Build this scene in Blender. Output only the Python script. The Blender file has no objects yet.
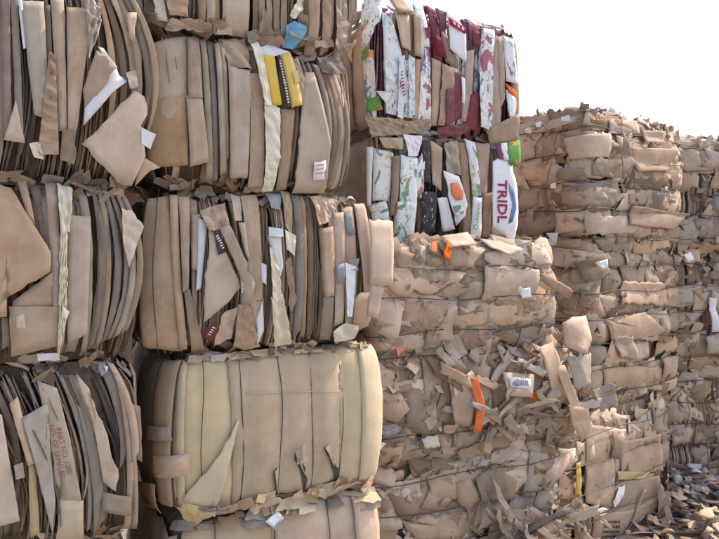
import bpy, math, random
import numpy as np
from mathutils import Vector

# ------------------------------------------------------------------ scene, camera, sky, sun, exposure
scene = bpy.context.scene
C = scene.collection
GROUND_Z = -0.12     # yard level
EYE = 2.1            # camera height, metres
F_PX = 690.0         # focal length in pixels of the 719 px wide photograph
CX, HZ = 359.5, 250.0

cam_data = bpy.data.cameras.new('camera')
cam = bpy.data.objects.new('camera', cam_data)
C.objects.link(cam)
cam.location = (0, 0, EYE)
cam.rotation_euler = (math.radians(90), 0, 0)
cam_data.sensor_width = 36
cam_data.lens = 36 * F_PX / 719
cam_data.shift_y = -(269.5 - HZ) / 719
cam_data.clip_start = 0.05
cam_data.clip_end = 3000
scene.camera = cam

SUN_EL, SUN_AZ = 52.0, 57.0          # azimuth from +Y towards +X: behind and right of the stacks
world = bpy.data.worlds.new('World')
scene.world = world
world.use_nodes = True
wn = world.node_tree.nodes
wl = world.node_tree.links
for n in list(wn):
    wn.remove(n)
wo = wn.new('ShaderNodeOutputWorld')
wb = wn.new('ShaderNodeBackground')
ws = wn.new('ShaderNodeTexSky')
ws.sky_type = 'NISHITA'
ws.sun_disc = False
ws.sun_elevation = math.radians(SUN_EL)
ws.sun_rotation = math.radians(SUN_AZ)
ws.air_density = 1.0
ws.dust_density = 3.5
ws.ozone_density = 0.3
wb.inputs['Strength'].default_value = 0.14
wl.new(ws.outputs[0], wb.inputs[0])
wl.new(wb.outputs[0], wo.inputs[0])

sun_data = bpy.data.lights.new('sun', 'SUN')
sun_data.energy = 2.0
sun_data.angle = math.radians(0.8)
sun_data.color = (1.0, 0.93, 0.82)
sun = bpy.data.objects.new('sun', sun_data)
C.objects.link(sun)
_az, _el = math.radians(SUN_AZ), math.radians(SUN_EL)
sdir = Vector((math.sin(_az) * math.cos(_el), math.cos(_az) * math.cos(_el), math.sin(_el)))
sun.rotation_euler = sdir.to_track_quat('Z', 'Y').to_euler()
sun.location = sdir * 30

scene.view_settings.view_transform = 'Standard'
scene.view_settings.look = 'None'
scene.view_settings.gamma = 1
scene.view_settings.exposure = 1.32
scene.view_settings.use_curve_mapping = False

rng = np.random.default_rng(11)
R = random.Random(5)

# ------------------------------------------------------------------ materials
MATS = {}


def nodes_of(name):
    m = bpy.data.materials.new(name)
    m.use_nodes = True
    nt = m.node_tree
    b = nt.nodes['Principled BSDF']
    return m, nt, b


def add(nt, typ, **kw):
    n = nt.nodes.new(typ)
    for k, v in kw.items():
        if k in ('operation', 'blend_type', 'data_type', 'attribute_name', 'noise_dimensions', 'feature', 'interpolation_type'):
            setattr(n, k, v)
        else:
            n.inputs[k].default_value = v
    return n


def piece_coords(nt):
    at = add(nt, 'ShaderNodeAttribute', attribute_name='pc')
    sp = nt.nodes.new('ShaderNodeSeparateXYZ')
    nt.links.new(at.outputs['Vector'], sp.inputs[0])
    cb = nt.nodes.new('ShaderNodeCombineXYZ')
    nt.links.new(sp.outputs[0], cb.inputs[0])
    nt.links.new(sp.outputs[1], cb.inputs[1])
    return cb.outputs[0], sp.outputs[2]


def mixc(nt, fac, a, b, mode='MIX'):
    n = nt.nodes.new('ShaderNodeMix')
    n.data_type = 'RGBA'
    n.blend_type = mode
    for sock, val in ((n.inputs[0], fac), (n.inputs[6], a), (n.inputs[7], b)):
        if isinstance(val, (int, float)):
            sock.default_value = val
        elif isinstance(val, tuple):
            sock.default_value = (*val, 1) if len(val) == 3 else val
        else:
            nt.links.new(val, sock)
    return n.outputs[2]


def maprange(nt, val, a, b, c, d):
    n = nt.nodes.new('ShaderNodeMapRange')
    nt.links.new(val, n.inputs[0])
    for i, v in enumerate((a, b, c, d)):
        n.inputs[i + 1].default_value = v
    return n.outputs[0]


def vscale(nt, vec, s):
    n = nt.nodes.new('ShaderNodeVectorMath')
    n.operation = 'MULTIPLY'
    nt.links.new(vec, n.inputs[0])
    n.inputs[1].default_value = s
    return n.outputs[0]


def noise(nt, vec, scale, detail=3, rough=0.55):
    n = nt.nodes.new('ShaderNodeTexNoise')
    nt.links.new(vec, n.inputs['Vector'])
    n.inputs['Scale'].default_value = scale
    n.inputs['Detail'].default_value = detail
    n.inputs['Roughness'].default_value = rough
    return n


def board(name, col, var=0.38, rough=0.85, flute=0.03, prints=(), stain=0.55, alt=None, bump=0.15):
    """corrugated board or paper: col is the plain colour; prints = ((colour, scale, threshold, seed), ...)"""
    m, nt, bs = nodes_of(name)
    vec, tone = piece_coords(nt)
    alt = alt or tuple(c * f for c, f in zip(col, (0.80, 0.74, 0.68)))
    mott = noise(nt, vec, 7.0, 3, 0.6)
    c = mixc(nt, maprange(nt, mott.outputs[0], 0.35, 0.68, 0, 1), col, alt)
    for (pc_, sc, th, seed) in prints:
        off = nt.nodes.new('ShaderNodeVectorMath')
        off.operation = 'ADD'
        nt.links.new(vec, off.inputs[0])
        off.inputs[1].default_value = (seed * 3.1, seed * 1.7, seed)
        pn = noise(nt, vscale(nt, off.outputs[0], (1.0, 0.55, 1)), sc * .55, 3.5, 0.62)
        pn.inputs['Distortion'].default_value = 0.8
        c = mixc(nt, maprange(nt, pn.outputs[0], th - .005, th + 0.02, 0, .9), c, pc_)
    # flutes of the corrugation along the piece
    st = noise(nt, vscale(nt, vec, (1.0, 0.02, 1)), 230.0, 1.0, 0.5)
    c = mixc(nt, 1.0, c, mixc(nt, maprange(nt, st.outputs[0], 0.3, 0.7, 0, 1), (1 - flute,) * 3, (1 + flute * .6,) * 3), 'MULTIPLY')
    # scuffs and water stains
    sn = noise(nt, vscale(nt, vec, (1, 0.6, 1)), 3.2, 4, 0.65)
    c = mixc(nt, maprange(nt, sn.outputs[0], 0.56, 0.74, 0, stain), c, (0.12, 0.085, 0.06))
    dn = noise(nt, vec, 16.0, 3, 0.7)
    c = mixc(nt, maprange(nt, dn.outputs[0], 0.56, 0.75, 0, 0.3), c, (0.46, 0.39, 0.32))
    # tone of the piece
    tv = maprange(nt, tone, 0, 1, 1 - var, 1 + var * 0.8)
    h = nt.nodes.new('ShaderNodeHueSaturation')
    nt.links.new(c, h.inputs['Color'])
    nt.links.new(tv, h.inputs['Value'])
    s2 = nt.nodes.new('ShaderNodeMath')
    s2.operation = 'MULTIPLY'
    nt.links.new(tone, s2.inputs[0])
    s2.inputs[1].default_value = 7.37
    s3 = nt.nodes.new('ShaderNodeMath')
    s3.operation = 'FRACT'
    nt.links.new(s2.outputs[0], s3.inputs[0])
    nt.links.new(maprange(nt, s3.outputs[0], 0, 1, 0.78, 1.14), h.inputs['Saturation'])
    nt.links.new(h.outputs[0], bs.inputs['Base Color'])
    bs.inputs['Roughness'].default_value = rough
    bs.inputs['Specular IOR Level'].default_value = 0.25
    fn = noise(nt, vec, 60.0, 2, 0.6)
    ad = nt.nodes.new('ShaderNodeMath')
    ad.operation = 'ADD'
    nt.links.new(fn.outputs[0], ad.inputs[0])
    nt.links.new(st.outputs[0], ad.inputs[1])
    bp = nt.nodes.new('ShaderNodeBump')
    bp.inputs['Strength'].default_value = bump
    bp.inputs['Distance'].default_value = 0.004
    nt.links.new(ad.outputs[0], bp.inputs['Height'])
    nt.links.new(bp.outputs[0], bs.inputs['Normal'])
    MATS[name.split('.')[0]] = m
    return m


board('K1', (0.425, 0.305, 0.212))
board('K2', (0.515, 0.380, 0.278), stain=0.3)
board('K3', (0.26, 0.19, 0.14))
board('K4', (0.375, 0.255, 0.160))
board('KP', (0.51, 0.385, 0.265), var=0.12, stain=0.25, alt=(0.44, 0.315, 0.20))
board('YK', (0.62, 0.465, 0.25), var=0.12, stain=0.25, alt=(0.53, 0.39, 0.23))
board('GB', (0.46, 0.38, 0.295))
board('GR', (0.29, 0.245, 0.20))
board('DK', (0.10, 0.085, 0.07))
board('CR', (0.74, 0.66, 0.49), var=0.1, stain=0.12, flute=0.03, alt=(0.66, 0.57, 0.40))
board('WH', (0.78, 0.77, 0.76), var=0.08, stain=0.12, flute=0.03, alt=(0.68, 0.68, 0.70))
board('YE', (0.72, 0.45, 0.07), var=0.1, stain=0.15, flute=0.04, alt=(0.68, 0.47, 0.12))
board('YT', (0.55, 0.40, 0.13), var=0.1, stain=0.35, flute=0.03, alt=(0.50, 0.36, 0.16))
board('BL', (0.22, 0.43, 0.62), var=0.1, stain=0.1, flute=0.03, alt=(0.17, 0.36, 0.55))
board('BG', (0.30, 0.31, 0.34), var=0.15)
board('RD', (0.23, 0.05, 0.058), var=0.2, stain=0.3, alt=(0.17, 0.04, 0.06))
board('PU', (0.15, 0.075, 0.125), var=0.2, alt=(0.19, 0.055, 0.085))
board('OR', (0.78, 0.17, 0.04), var=0.12, stain=0.15)
board('GN', (0.14, 0.36, 0.09), var=0.1, prints=(((0.75, 0.28, 0.05), 22, 0.58, 3),))
board('BK', (0.055, 0.05, 0.055), var=0.2, prints=(((0.6, 0.6, 0.55), 60, 0.62, 2),))
board('PG', (0.76, 0.77, 0.76), var=0.08, stain=0.12, flute=0.03, alt=(0.68, 0.70, 0.69),
      prints=(((0.09, 0.26, 0.14), 26, 0.575, 1), ((0.50, 0.50, 0.14), 30, 0.60, 4), ((0.24, 0.36, 0.50), 60, 0.62, 7), ((0.5, 0.07, 0.1), 40, 0.64, 12)))
board('PR', (0.76, 0.74, 0.73), var=0.08, stain=0.12, flute=0.03, alt=(0.70, 0.68, 0.67),
      prints=(((0.36, 0.05, 0.07), 20, 0.54, 2), ((0.10, 0.13, 0.32), 30, 0.59, 5), ((0.3, 0.3, 0.32), 80, 0.62, 11)))
board('PM', (0.74, 0.73, 0.70), var=0.08, stain=0.15, flute=0.03,
      prints=(((0.10, 0.24, 0.22), 20, 0.56, 3), ((0.66, 0.32, 0.10), 18, 0.58, 6), ((0.20, 0.10, 0.22), 26, 0.61, 9)))
board('PW', (0.76, 0.78, 0.79), var=0.06, stain=0.1, flute=0.03, alt=(0.68, 0.71, 0.74),
      prints=(((0.30, 0.42, 0.48), 60, 0.585, 3), ((0.42, 0.08, 0.14), 34, 0.635, 8), ((0.12, 0.3, 0.22), 30, 0.63, 14)))
board('INK', (0.36, 0.09, 0.09), var=0.0)
board('INKR', (0.34, 0.03, 0.085), var=0.0)
board('INKG', (0.10, 0.30, 0.06), var=0.0)
board('INKD', (0.07, 0.06, 0.065), var=0.0)
board('INKW', (0.78, 0.78, 0.76), var=0.0)
board('INKO', (0.80, 0.27, 0.14), var=0.0)
board('INKB', (0.14, 0.22, 0.42), var=0.0)
board('CORE', (0.32, 0.235, 0.17), flute=0.3)

m, nt, bs = nodes_of('wire_steel')
bs.inputs['Base Color'].default_value = (0.09, 0.08, 0.075, 1)
bs.inputs['Metallic'].default_value = 0.6
bs.inputs['Roughness'].default_value = 0.55
MATS['WIRE'] = m

m, nt, bs = nodes_of('plastic_film')
vec, tone = piece_coords(nt)
fn = noise(nt, vec, 30, 3)
c = mixc(nt, maprange(nt, tone, 0.0, 1.0, 0, 1), (0.26, 0.22, 0.19), (0.62, 0.58, 0.58))
c = mixc(nt, maprange(nt, fn.outputs[0], 0.55, 0.7, 0, 0.5), c, (0.2, 0.18, 0.2))
nt.links.new(c, bs.inputs['Base Color'])
bs.inputs['Roughness'].default_value = 0.75
MATS['FILM'] = m

m, nt, bs = nodes_of('yard_ground')
tc = nt.nodes.new('ShaderNodeTexCoord')
g1 = noise(nt, tc.outputs['Object'], 0.8, 8, 0.65)
g2 = noise(nt, tc.outputs['Object'], 14, 6, 0.7)
c = mixc(nt, maprange(nt, g1.outputs[0], 0.35, 0.65, 0, 1), (0.20, 0.175, 0.15), (0.30, 0.265, 0.225))
c = mixc(nt, maprange(nt, g2.outputs[0], 0.5, 0.75, 0, 0.6), c, (0.13, 0.11, 0.095))
nt.links.new(c, bs.inputs['Base Color'])
bs.inputs['Roughness'].default_value = 0.95
bp = nt.nodes.new('ShaderNodeBump')
bp.inputs['Strength'].default_value = 0.5
bp.inputs['Distance'].default_value = 0.02
nt.links.new(g2.outputs[0], bp.inputs['Height'])
nt.links.new(bp.outputs[0], bs.inputs['Normal'])
MATS['GROUND'] = m

# ------------------------------------------------------------------ mesh helpers


class Buf:
    def __init__(self):
        self.v, self.f, self.p, self.sm = [], [], [], []
        self.n = 0

    def put(self, V, faces, pc, smooth):
        self.v.append(np.asarray(V, float))
        o = self.n
        self.f.extend([tuple(i + o for i in f) for f in faces])
        self.p.append(np.asarray(pc, float))
        self.sm.extend(smooth)
        self.n += len(V)

    def build(self, name, mat, parent=None):
        V = np.concatenate(self.v)
        P = np.concatenate(self.p)
        me = bpy.data.meshes.new(name)
        me.from_pydata(V.tolist(), [], self.f)
        me.polygons.foreach_set('use_smooth', self.sm)
        at = me.attributes.new('pc', 'FLOAT_VECTOR', 'POINT')
        at.data.foreach_set('vector', P.ravel())
        me.materials.append(MATS[mat])
        o = bpy.data.objects.new(name, me)
        C.objects.link(o)
        if parent is not None:
            o.parent = parent
        return o


def solid_grid(buf, P, UV, tone, thick, smooth=True):
    """P[m,k,3] front surface -> closed thin sheet"""
    m_, k_ = P.shape[:2]
    du = np.gradient(P, axis=1)
    dv = np.gradient(P, axis=0)
    N = np.cross(du, dv)
    N /= np.linalg.norm(N, axis=2, keepdims=True) + 1e-9
    B = P + N * thick          # rows run downwards, so this normal points into the bale
    V = np.concatenate([P.reshape(-1, 3), B.reshape(-1, 3)])
    pc = np.concatenate([UV.reshape(-1, 2)] * 2)
    pc = np.concatenate([pc, np.full((len(pc), 1), tone)], axis=1)
    q = m_ * k_
    F, S = [], []
    for i in range(m_ - 1):
        for j in range(k_ - 1):
            a, b, c_, d = i * k_ + j, i * k_ + j + 1, (i + 1) * k_ + j + 1, (i + 1) * k_ + j
            F.append((a, d, c_, b))
            F.append((a + q, b + q, c_ + q, d + q))
            S += [smooth, smooth]
    rim = [j for j in range(k_)] + [i * k_ + k_ - 1 for i in range(1, m_)] + \
          [(m_ - 1) * k_ + j for j in range(k_ - 2, -1, -1)] + [i * k_ for i in range(m_ - 2, 0, -1)]
    for x, y in zip(rim, rim[1:] + rim[:1]):
        F.append((x, y, y + q, x + q))
        S.append(False)
    buf.put(V, F, pc, S)


def solid_rings(buf, rings, back, uv, tone, smooth=True):
    """rings: list of [k,3] from the centre outwards (first is one point); back the same"""
    k_ = len(rings[1])
    V = np.concatenate([rings[0]] + rings[1:] + [back[0]] + back[1:])
    q = 1 + k_ * (len(rings) - 1)
    pc = np.concatenate([uv, uv])
    pc = np.concatenate([pc, np.full((len(pc), 1), tone)], axis=1)
    F, S = [], []
    for j in range(k_):
        j2 = (j + 1) % k_
        F += [(0, 1 + j, 1 + j2), (q, q + 1 + j2, q + 1 + j)]
        S += [smooth, smooth]
        for r in range(len(rings) - 2):
            a, b = 1 + r * k_ + j, 1 + r * k_ + j2
            c_, d = 1 + (r + 1) * k_ + j2, 1 + (r + 1) * k_ + j
            F += [(a, d, c_, b), (q + a, q + b, q + c_, q + d)]
            S += [smooth, smooth]
        l = 1 + (len(rings) - 2) * k_
        F.append((l + j, q + l + j, q + l + j2, l + j2))
        S.append(False)
    buf.put(V, F, pc, S)


def tube(buf, pts, rad, sides=5, closed=True):
    pts = np.asarray(pts)
    n_ = len(pts)
    T = np.roll(pts, -1, 0) - np.roll(pts, 1, 0) if closed else np.gradient(pts, axis=0)
    T /= np.linalg.norm(T, axis=1, keepdims=True) + 1e-9
    ref = np.array([0.31, 0.2, 0.93])
    A = np.cross(T, ref)
    A /= np.linalg.norm(A, axis=1, keepdims=True) + 1e-9
    Bn = np.cross(T, A)
    V = []
    for i in range(sides):
        an = 2 * math.pi * i / sides
        V.append(pts + rad * (math.cos(an) * A + math.sin(an) * Bn))
    V = np.stack(V, 1).reshape(-1, 3)
    F = []
    for i in range(n_ if closed else n_ - 1):
        i2 = (i + 1) % n_
        for j in range(sides):
            j2 = (j + 1) % sides
            F.append((i * sides + j, i * sides + j2, i2 * sides + j2, i2 * sides + j))
    buf.put(V, F, np.zeros((len(V), 3)), [True] * len(F))


def wrinkle(amp, wl_, k=3, ridged=False):
    dirs = rng.uniform(0, 2 * math.pi, k)
    ph = rng.uniform(0, 6.28, k)
    w = wl_ * rng.uniform(0.7, 1.6, k)

    def f(u, v):
        o = 0
        for d, p, q in zip(dirs, ph, w):
            t = (u * math.cos(d) + v * math.sin(d)) * 2 * math.pi / q + p
            o = o + ((np.abs(np.sin(t * .5)) * 2 - 1.27) if ridged else np.sin(t))
        return o * amp / k
    return f


def crease(amp, size, k=1):
    """sharp dihedral bends"""
    fs = []
    for _ in range(k):
        d = rng.uniform(0, math.pi)
        c0 = rng.uniform(-.3, .3) * size
        fs.append((math.cos(d), math.sin(d), c0, amp * rng.uniform(-1, 1)))

    def f(u, v):
        o = 0
        for a, b, c0, s in fs:
            o = o + s * np.abs(u * a + v * b - c0) / max(size, .02)
        return o
    return f


# ------------------------------------------------------------------ the bale


class Bale:
    def __init__(self, name, label, corner, ang, L, D, z0, H, hw=(), vw=(), amp=0.03, barrel=0.03, seed=0,
                 group=None, lump=0.02, tuck=0.04, category='bale'):
        if z0 == 0:
            z0, H = GROUND_Z, H - GROUND_Z
            hw = [h - GROUND_Z for h in hw]
        self.L, self.D, self.H = L, D, H
        self.c = np.array(corner, float)
        self.z0 = z0
        a = math.radians(ang)
        self.d = np.array([math.cos(a), math.sin(a)])
        self.inw = np.array([-math.sin(a), math.cos(a)])
        self.hw, self.vw, self.amp, self.barrel, self.tuck = np.array(hw, float), np.array(vw, float), amp, barrel, tuck
        self.soft, self.flat, self.ff = 1.0, False, False
        self.lw = wrinkle(lump, 0.45, 4)
        self.lw2 = wrinkle(lump * .5, 0.17, 4)
        e = bpy.data.objects.new(name, None)
        C.objects.link(e)
        ctr = self.c + self.d * L / 2 + self.inw * D / 2
        e.location = (ctr[0], ctr[1], z0)
        e.rotation_euler = (0, 0, a)
        e.empty_display_size = .2
        e['label'] = label
        e['category'] = category
        e['group'] = group or 'baled cardboard stacked in the yard'
        self.e = e

    # distance of the pressed surface in front of the flat box side
    def pillow(self, s, z):
        t = np.clip(z / self.H, 0, 1) * 2 - 1
        n = self.barrel * (1 - t * t) - self.tuck * np.abs(t) ** 11
        if len(self.hw):
            d = np.min(np.abs(z[..., None] - self.hw - 0.012 * np.sin(s[..., None] * 7 + self.hw * 40)), axis=-1)
            n = n + self.amp * (1 - np.exp(-d / 0.035))
        if len(self.vw):
            d = np.min(np.abs(s[..., None] - self.vw), axis=-1)
            n = n + self.amp * (1 - np.exp(-d / 0.05))
        return n + (self.lw(s, z) + self.lw2(s, z)) * self.soft

    def per(self, s):
        L, D = self.L, self.D
        tot = 2 * (L + D)
        s = np.mod(np.asarray(s, float), tot)
        x = np.zeros_like(s)
        y = np.zeros_like(s)
        ang = np.zeros_like(s)
        segs = [(0, L, -L / 2, -D / 2, 1, 0, -90), (L, L + D, L / 2, -D / 2, 0, 1, 0),
                (L + D, 2 * L + D, L / 2, D / 2, -1, 0, 90), (2 * L + D, tot, -L / 2, D / 2, 0, -1, 180)]
        pull = np.zeros_like(s)
        r = 0.12
        for a0, a1, x0, y0, dx, dy, an in segs:
            k = (s >= a0) & (s < a1)
            t = s - a0
            d0, d1 = t, a1 - s
            tt = np.where(d1 < r, 1 - d1 / r, np.where(d0 < r, -(1 - d0 / r), 0))
            x = np.where(k, x0 + dx * t, x)
            y = np.where(k, y0 + dy * t, y)
            ang = np.where(k, np.radians(an + 45 * tt), ang)
            pull = np.where(k, -0.035 * tt * tt, pull)
        nx, ny = np.cos(ang), np.sin(ang)
        return x + nx * pull, y + ny * pull, nx, ny

    def pos(self, s, z, n):
        s = np.asarray(s, float)
        z = np.asarray(z, float) + 0 * s
        x, y, nx, ny = self.per(s)
        if self.flat:            # stays in the plane of the front, also past its corner
            x, y, nx, ny = s - self.L / 2, -self.D / 2 + 0 * s, 0 * s, -1 + 0 * s
        q = self.pillow(s, z) + n
        return np.stack([x + nx * q, y + ny * q, z], axis=-1)

    def sz(self, px, py, face='F', off=0.03):
        d = np.array([(px - CX) / F_PX, 1.0, (HZ - py) / F_PX])
        nrm = -self.inw
        if face == 'F':
            p0, nn, ax, s0, sg = self.c, nrm, self.d, 0, 1
        elif face == 'R':
            p0, nn, ax, s0, sg = self.c + self.d * self.L, self.d, self.inw, self.L, 1
        else:
            p0, nn, ax, s0, sg = self.c, -self.d, self.inw, 0, -1
        p = p0 + nn * off
        t = p.dot(nn) / d[:2].dot(nn)
        h = d * t
        s = s0 + sg * (h[:2] - p0).dot(ax)
        if face == 'L':
            s = max(s, -self.D + .03)
        return s, h[2] + EYE - self.z0

    # ---------------- pieces
    def strip(self, quad, mat, n0=0.02, face='F', px=True, tilt=0.0, tiltz=0.0, crumple=0.0, wl_=0.06, fold='', fd=0.12,
              torn=0.005, thick=0.0035, res=0.03, cre=0.008, name='sheet', bow=0.0, curl=0.0, buf=None, label=None, tone=None,
              wave=0.002):
        Q = np.array([self.sz(x, y, face) for x, y in quad] if px else quad)
        if px and not len(self.hw) and not len(self.vw):
            n0 = n0 * .7
        if px and fold:          # most boards are single sheets, some keep a folded side
            fold, fd = R.choice(['', '', 'l', 'r', fold]), R.uniform(.02, .1)
        w = max(np.linalg.norm(Q[1] - Q[0]), np.linalg.norm(Q[2] - Q[3]))
        l = max(np.linalg.norm(Q[3] - Q[0]), np.linalg.norm(Q[2] - Q[1]))
        k_ = int(np.clip(w / res + 1, 2, 14)) + 1
        m_ = int(np.clip(l / res + 1, 3, 30)) + 1
        t = np.linspace(0, 1, m_)[:, None] * np.ones((1, k_))
        p = np.ones((m_, 1)) * np.linspace(0, 1, k_)[None, :]
        tw = min(torn / max(l, .01), .2)
        sw = min(torn * .45 / max(w, .01), .15)
        jt, jb = rng.uniform(0, tw, k_), rng.uniform(0, tw, k_)
        jl, jr = rng.uniform(0, sw, m_), rng.uniform(0, sw, m_)
        t = jt[None] + t * (1 - jt - jb)[None]
        p = jl[:, None] + p * (1 - jl - jr)[:, None]
        S = ((1 - t) * ((1 - p) * Q[0, 0] + p * Q[1, 0]) + t * ((1 - p) * Q[3, 0] + p * Q[2, 0]))
        Z = ((1 - t) * ((1 - p) * Q[0, 1] + p * Q[1, 1]) + t * ((1 - p) * Q[3, 1] + p * Q[2, 1]))
        S = S + bow * (1 - (2 * t - 1) ** 2)
        u, v = (p - .5) * w, (t - .5) * l
        n = n0 + tilt * (p - .5) + tiltz * (t - .5) + curl * np.maximum(0, 0.25 - t) * 2
        if not px and not len(self.vw):
            n = n - R.uniform(0, .05) * np.maximum(0, (.12 - t) / .12) ** 2 - R.uniform(0, .05) * np.maximum(0, (t - .88) / .12) ** 2
        if cre:
            n = n + crease(cre, max(w, l) * .6, 2)(u, v)
        if wave:
            n = n + wrinkle(wave, .16, 3)(u, v)
        if crumple:
            n = n + wrinkle(crumple, wl_, 5, True)(u, v)
        own = buf is None
        b = Buf() if own else buf
        tn = R.random() if tone is None else tone
        self.soft = .35 if not len(self.hw) else 1.0
        self.flat = face == 'F' and px and S.max() > self.L - .03
        UV = np.stack([u, v], -1) + rng.uniform(-40, 40, 2)
        solid_grid(b, self.pos(S, Z, n), UV, tn, thick, not crumple)
        for c_, sg in ((0, 1), (-1, -1)):
            if 'lr'[c_] in fold:
                S2 = np.stack([S[:, c_] + sg * .0005, S[:, c_] + sg * (.004 + fd * .06)], 1)
                Z2 = np.stack([Z[:, c_]] * 2, 1)
                n2 = np.stack([n[:, c_] - .001, n[:, c_] - fd], 1)
                U2 = np.stack([UV[:, c_], UV[:, c_] - sg * np.array([fd, 0])], 1)
                if sg == 1:
                    S2, Z2, n2, U2 = S2[:, ::-1], Z2[:, ::-1], n2[:, ::-1], U2[:, ::-1]
                solid_grid(b, self.pos(S2, Z2, n2), U2, tn, thick)
        self.soft, self.flat = 1.0, False
        if own:
            o = b.build(name, mat, self.e)
            if label:
                o['label'] = label
            return o

    def poly(self, pts, mat, n0=0.03, face='F', px=True, tilt=(0, 0), crumple=0.0, wl_=0.06, torn=0.0018, thick=0.004,
             res=0.03, cre=0.01, curl=0.0, name='sheet', buf=None, label=None, tone=None, wave=0.003, jagp=0.35):
        Q = np.array([self.sz(x, y, face) for x, y in pts] if px else pts)
        if px and not len(self.hw) and not len(self.vw):
            n0 = n0 * .7
        if crumple:
            res = min(res, .02)
        out = []
        for a, b in zip(Q, np.roll(Q, -1, 0)):
            ln = np.linalg.norm(b - a)
            k = max(1, int(ln / res))
            j = torn * (2.2 if R.random() < jagp else 0.4)
            nr = np.array([-(b - a)[1], (b - a)[0]]) / (ln + 1e-9)
            for i in range(k):
                pnt = a + (b - a) * i / k
                if i:
                    pnt = pnt + nr * rng.normal(0, j)
                out.append(pnt)
        out = np.array(out)
        if len(out) < 4:
            out = np.repeat(out, 2, 0) + rng.normal(0, .001, (len(out) * 2, 2))
        area = np.sum(out[:, 0] * np.roll(out[:, 1], -1) - np.roll(out[:, 0], -1) * out[:, 1])
        if area > 0:
            out = out[::-1]
        c0 = out.mean(0)
        size = np.abs(out - c0).max()
        nr_ = int(np.clip(size / (res * 1.4), 2, 6))
        radii = [0] + [(i + 1) / nr_ for i in range(nr_)]
        cr, wv = crease(cre, size, 2), wrinkle(wave, .15, 3)
        cm = wrinkle(crumple, wl_, 5, True) if crumple else None
        cd = rng.normal(0, 1, 2)
        cd /= np.linalg.norm(cd)
        rings, back, uvs = [], [], []
        ro = rng.uniform(-40, 40, 2)
        ra = R.random() * 6.28
        rot = np.array([[math.cos(ra), -math.sin(ra)], [math.sin(ra), math.cos(ra)]]) if size < .12 else np.eye(2)
        self.flat = self.ff or (px and face == 'F' and Q[:, 0].max() > self.L - .03)
        self.soft = .35 if not len(self.hw) else .6
        for r in radii:
            q = c0 + (out - c0) * r if r else c0[None]
            e = q - c0
            n = n0 + e[:, 0] * tilt[0] + e[:, 1] * tilt[1] + cr(e[:, 0], e[:, 1]) + wv(e[:, 0], e[:, 1])
            if curl:
                n = n + curl * np.maximum(0, (e @ cd) / size) ** 2
            if cm:
                n = n + cm(e[:, 0], e[:, 1])
            rings.append(self.pos(q[:, 0], q[:, 1], n))
            back.append(self.pos(q[:, 0], q[:, 1], n - thick))
            uvs.append(e @ rot + ro)
        self.soft, self.flat = 1.0, False
        own = buf is None
        b = Buf() if own else buf
        solid_rings(b, [x[:, :] for x in rings], back, np.concatenate(uvs), R.random() if tone is None else tone, not crumple and size > .05)
        if own:
            o = b.build(name, mat, self.e)
            if label:
                o['label'] = label
            return o

    def scrap(self, s, z, w, h, rot, mat, n0, tilt, curl, buf=None, name='scrap', k=4, crumple=0, tone=None, jag=0.18):
        """torn scrap: irregular polygon round (s, z)"""
        pts = []
        cut = rng.uniform(0, .45, 8) * (rng.random(8) < .55)
        for q, (cx, cy, ax, ay) in enumerate(((1, 1, 0, -1), (1, -1, -1, 0), (-1, -1, 0, 1), (-1, 1, 1, 0))):
            px_, py_ = (-ay, ax) if False else (ay, -ax)
            jx, jy = rng.uniform(-.42, .3, 2) * (cx, cy)
            a_, b_ = cut[q * 2], cut[q * 2 + 1]
            if a_ > .08:
                pts.append((cx + jx - abs(ay) * 0 - (cx * a_ if ax == 0 else 0), cy + jy - (cy * a_ if ax != 0 else 0)))
            pts.append((cx + jx - (cx * b_ if ax != 0 else 0), cy + jy - (cy * b_ if ax == 0 else 0)))
        if R.random() < .3:                      # a long torn tongue
            d_ = R.randrange(len(pts))
            pts[d_] = (pts[d_][0] * 1.5, pts[d_][1] * 1.1)
        pts = np.array(pts)
        an = np.argsort(np.arctan2(pts[:, 1], pts[:, 0]))
        x, y = pts[an, 0] * w / 2, pts[an, 1] * h / 2
        cr, sr = math.cos(rot), math.sin(rot)
        pts = np.stack([s + x * cr - y * sr, z + x * sr + y * cr], 1)
        return self.poly(pts, mat, n0, px=False, tilt=tilt, curl=curl, torn=min(w, h) * .055, buf=buf, name=name,
                         res=max(.026, min(w, h) * .3), cre=0.006, crumple=crumple, tone=tone, thick=0.0035)

    def core(self, inset, zlo=0.004):
        L, D, H = self.L, self.D, self.H
        ns, nz = 72, 16
        s = np.linspace(0, 2 * (L + D), ns, endpoint=False)
        zs = np.linspace(zlo, H - .004, nz)
        b = Buf()
        V, pc = [], []
        for z in zs:
            P = self.pos(s, np.full(ns, z), np.full(ns, -inset))
            P[:, :2] += rng.normal(0, .006, (ns, 2))
            V.append(P)
            pc.append(np.stack([s, np.full(ns, z), np.full(ns, .5)], 1))
        V = np.concatenate(V + [np.array([[0, 0, zlo]]), np.array([[0, 0, H + .004]])])
        pc = np.concatenate(pc + [np.zeros((2, 3))])
        F = []
        for i in range(nz - 1):
            for j in range(ns):
                j2 = (j + 1) % ns
                F.append((i * ns + j, i * ns + j2, (i + 1) * ns + j2, (i + 1) * ns + j))
        for j in range(ns):
            j2 = (j + 1) % ns
            F.append((nz * ns, j2, j))
            F.append((nz * ns + 1, (nz - 1) * ns + j, (nz - 1) * ns + j2))
        b.put(V, F, pc, [False] * len(F))
        return b.build('core', 'CORE', self.e)

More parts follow.
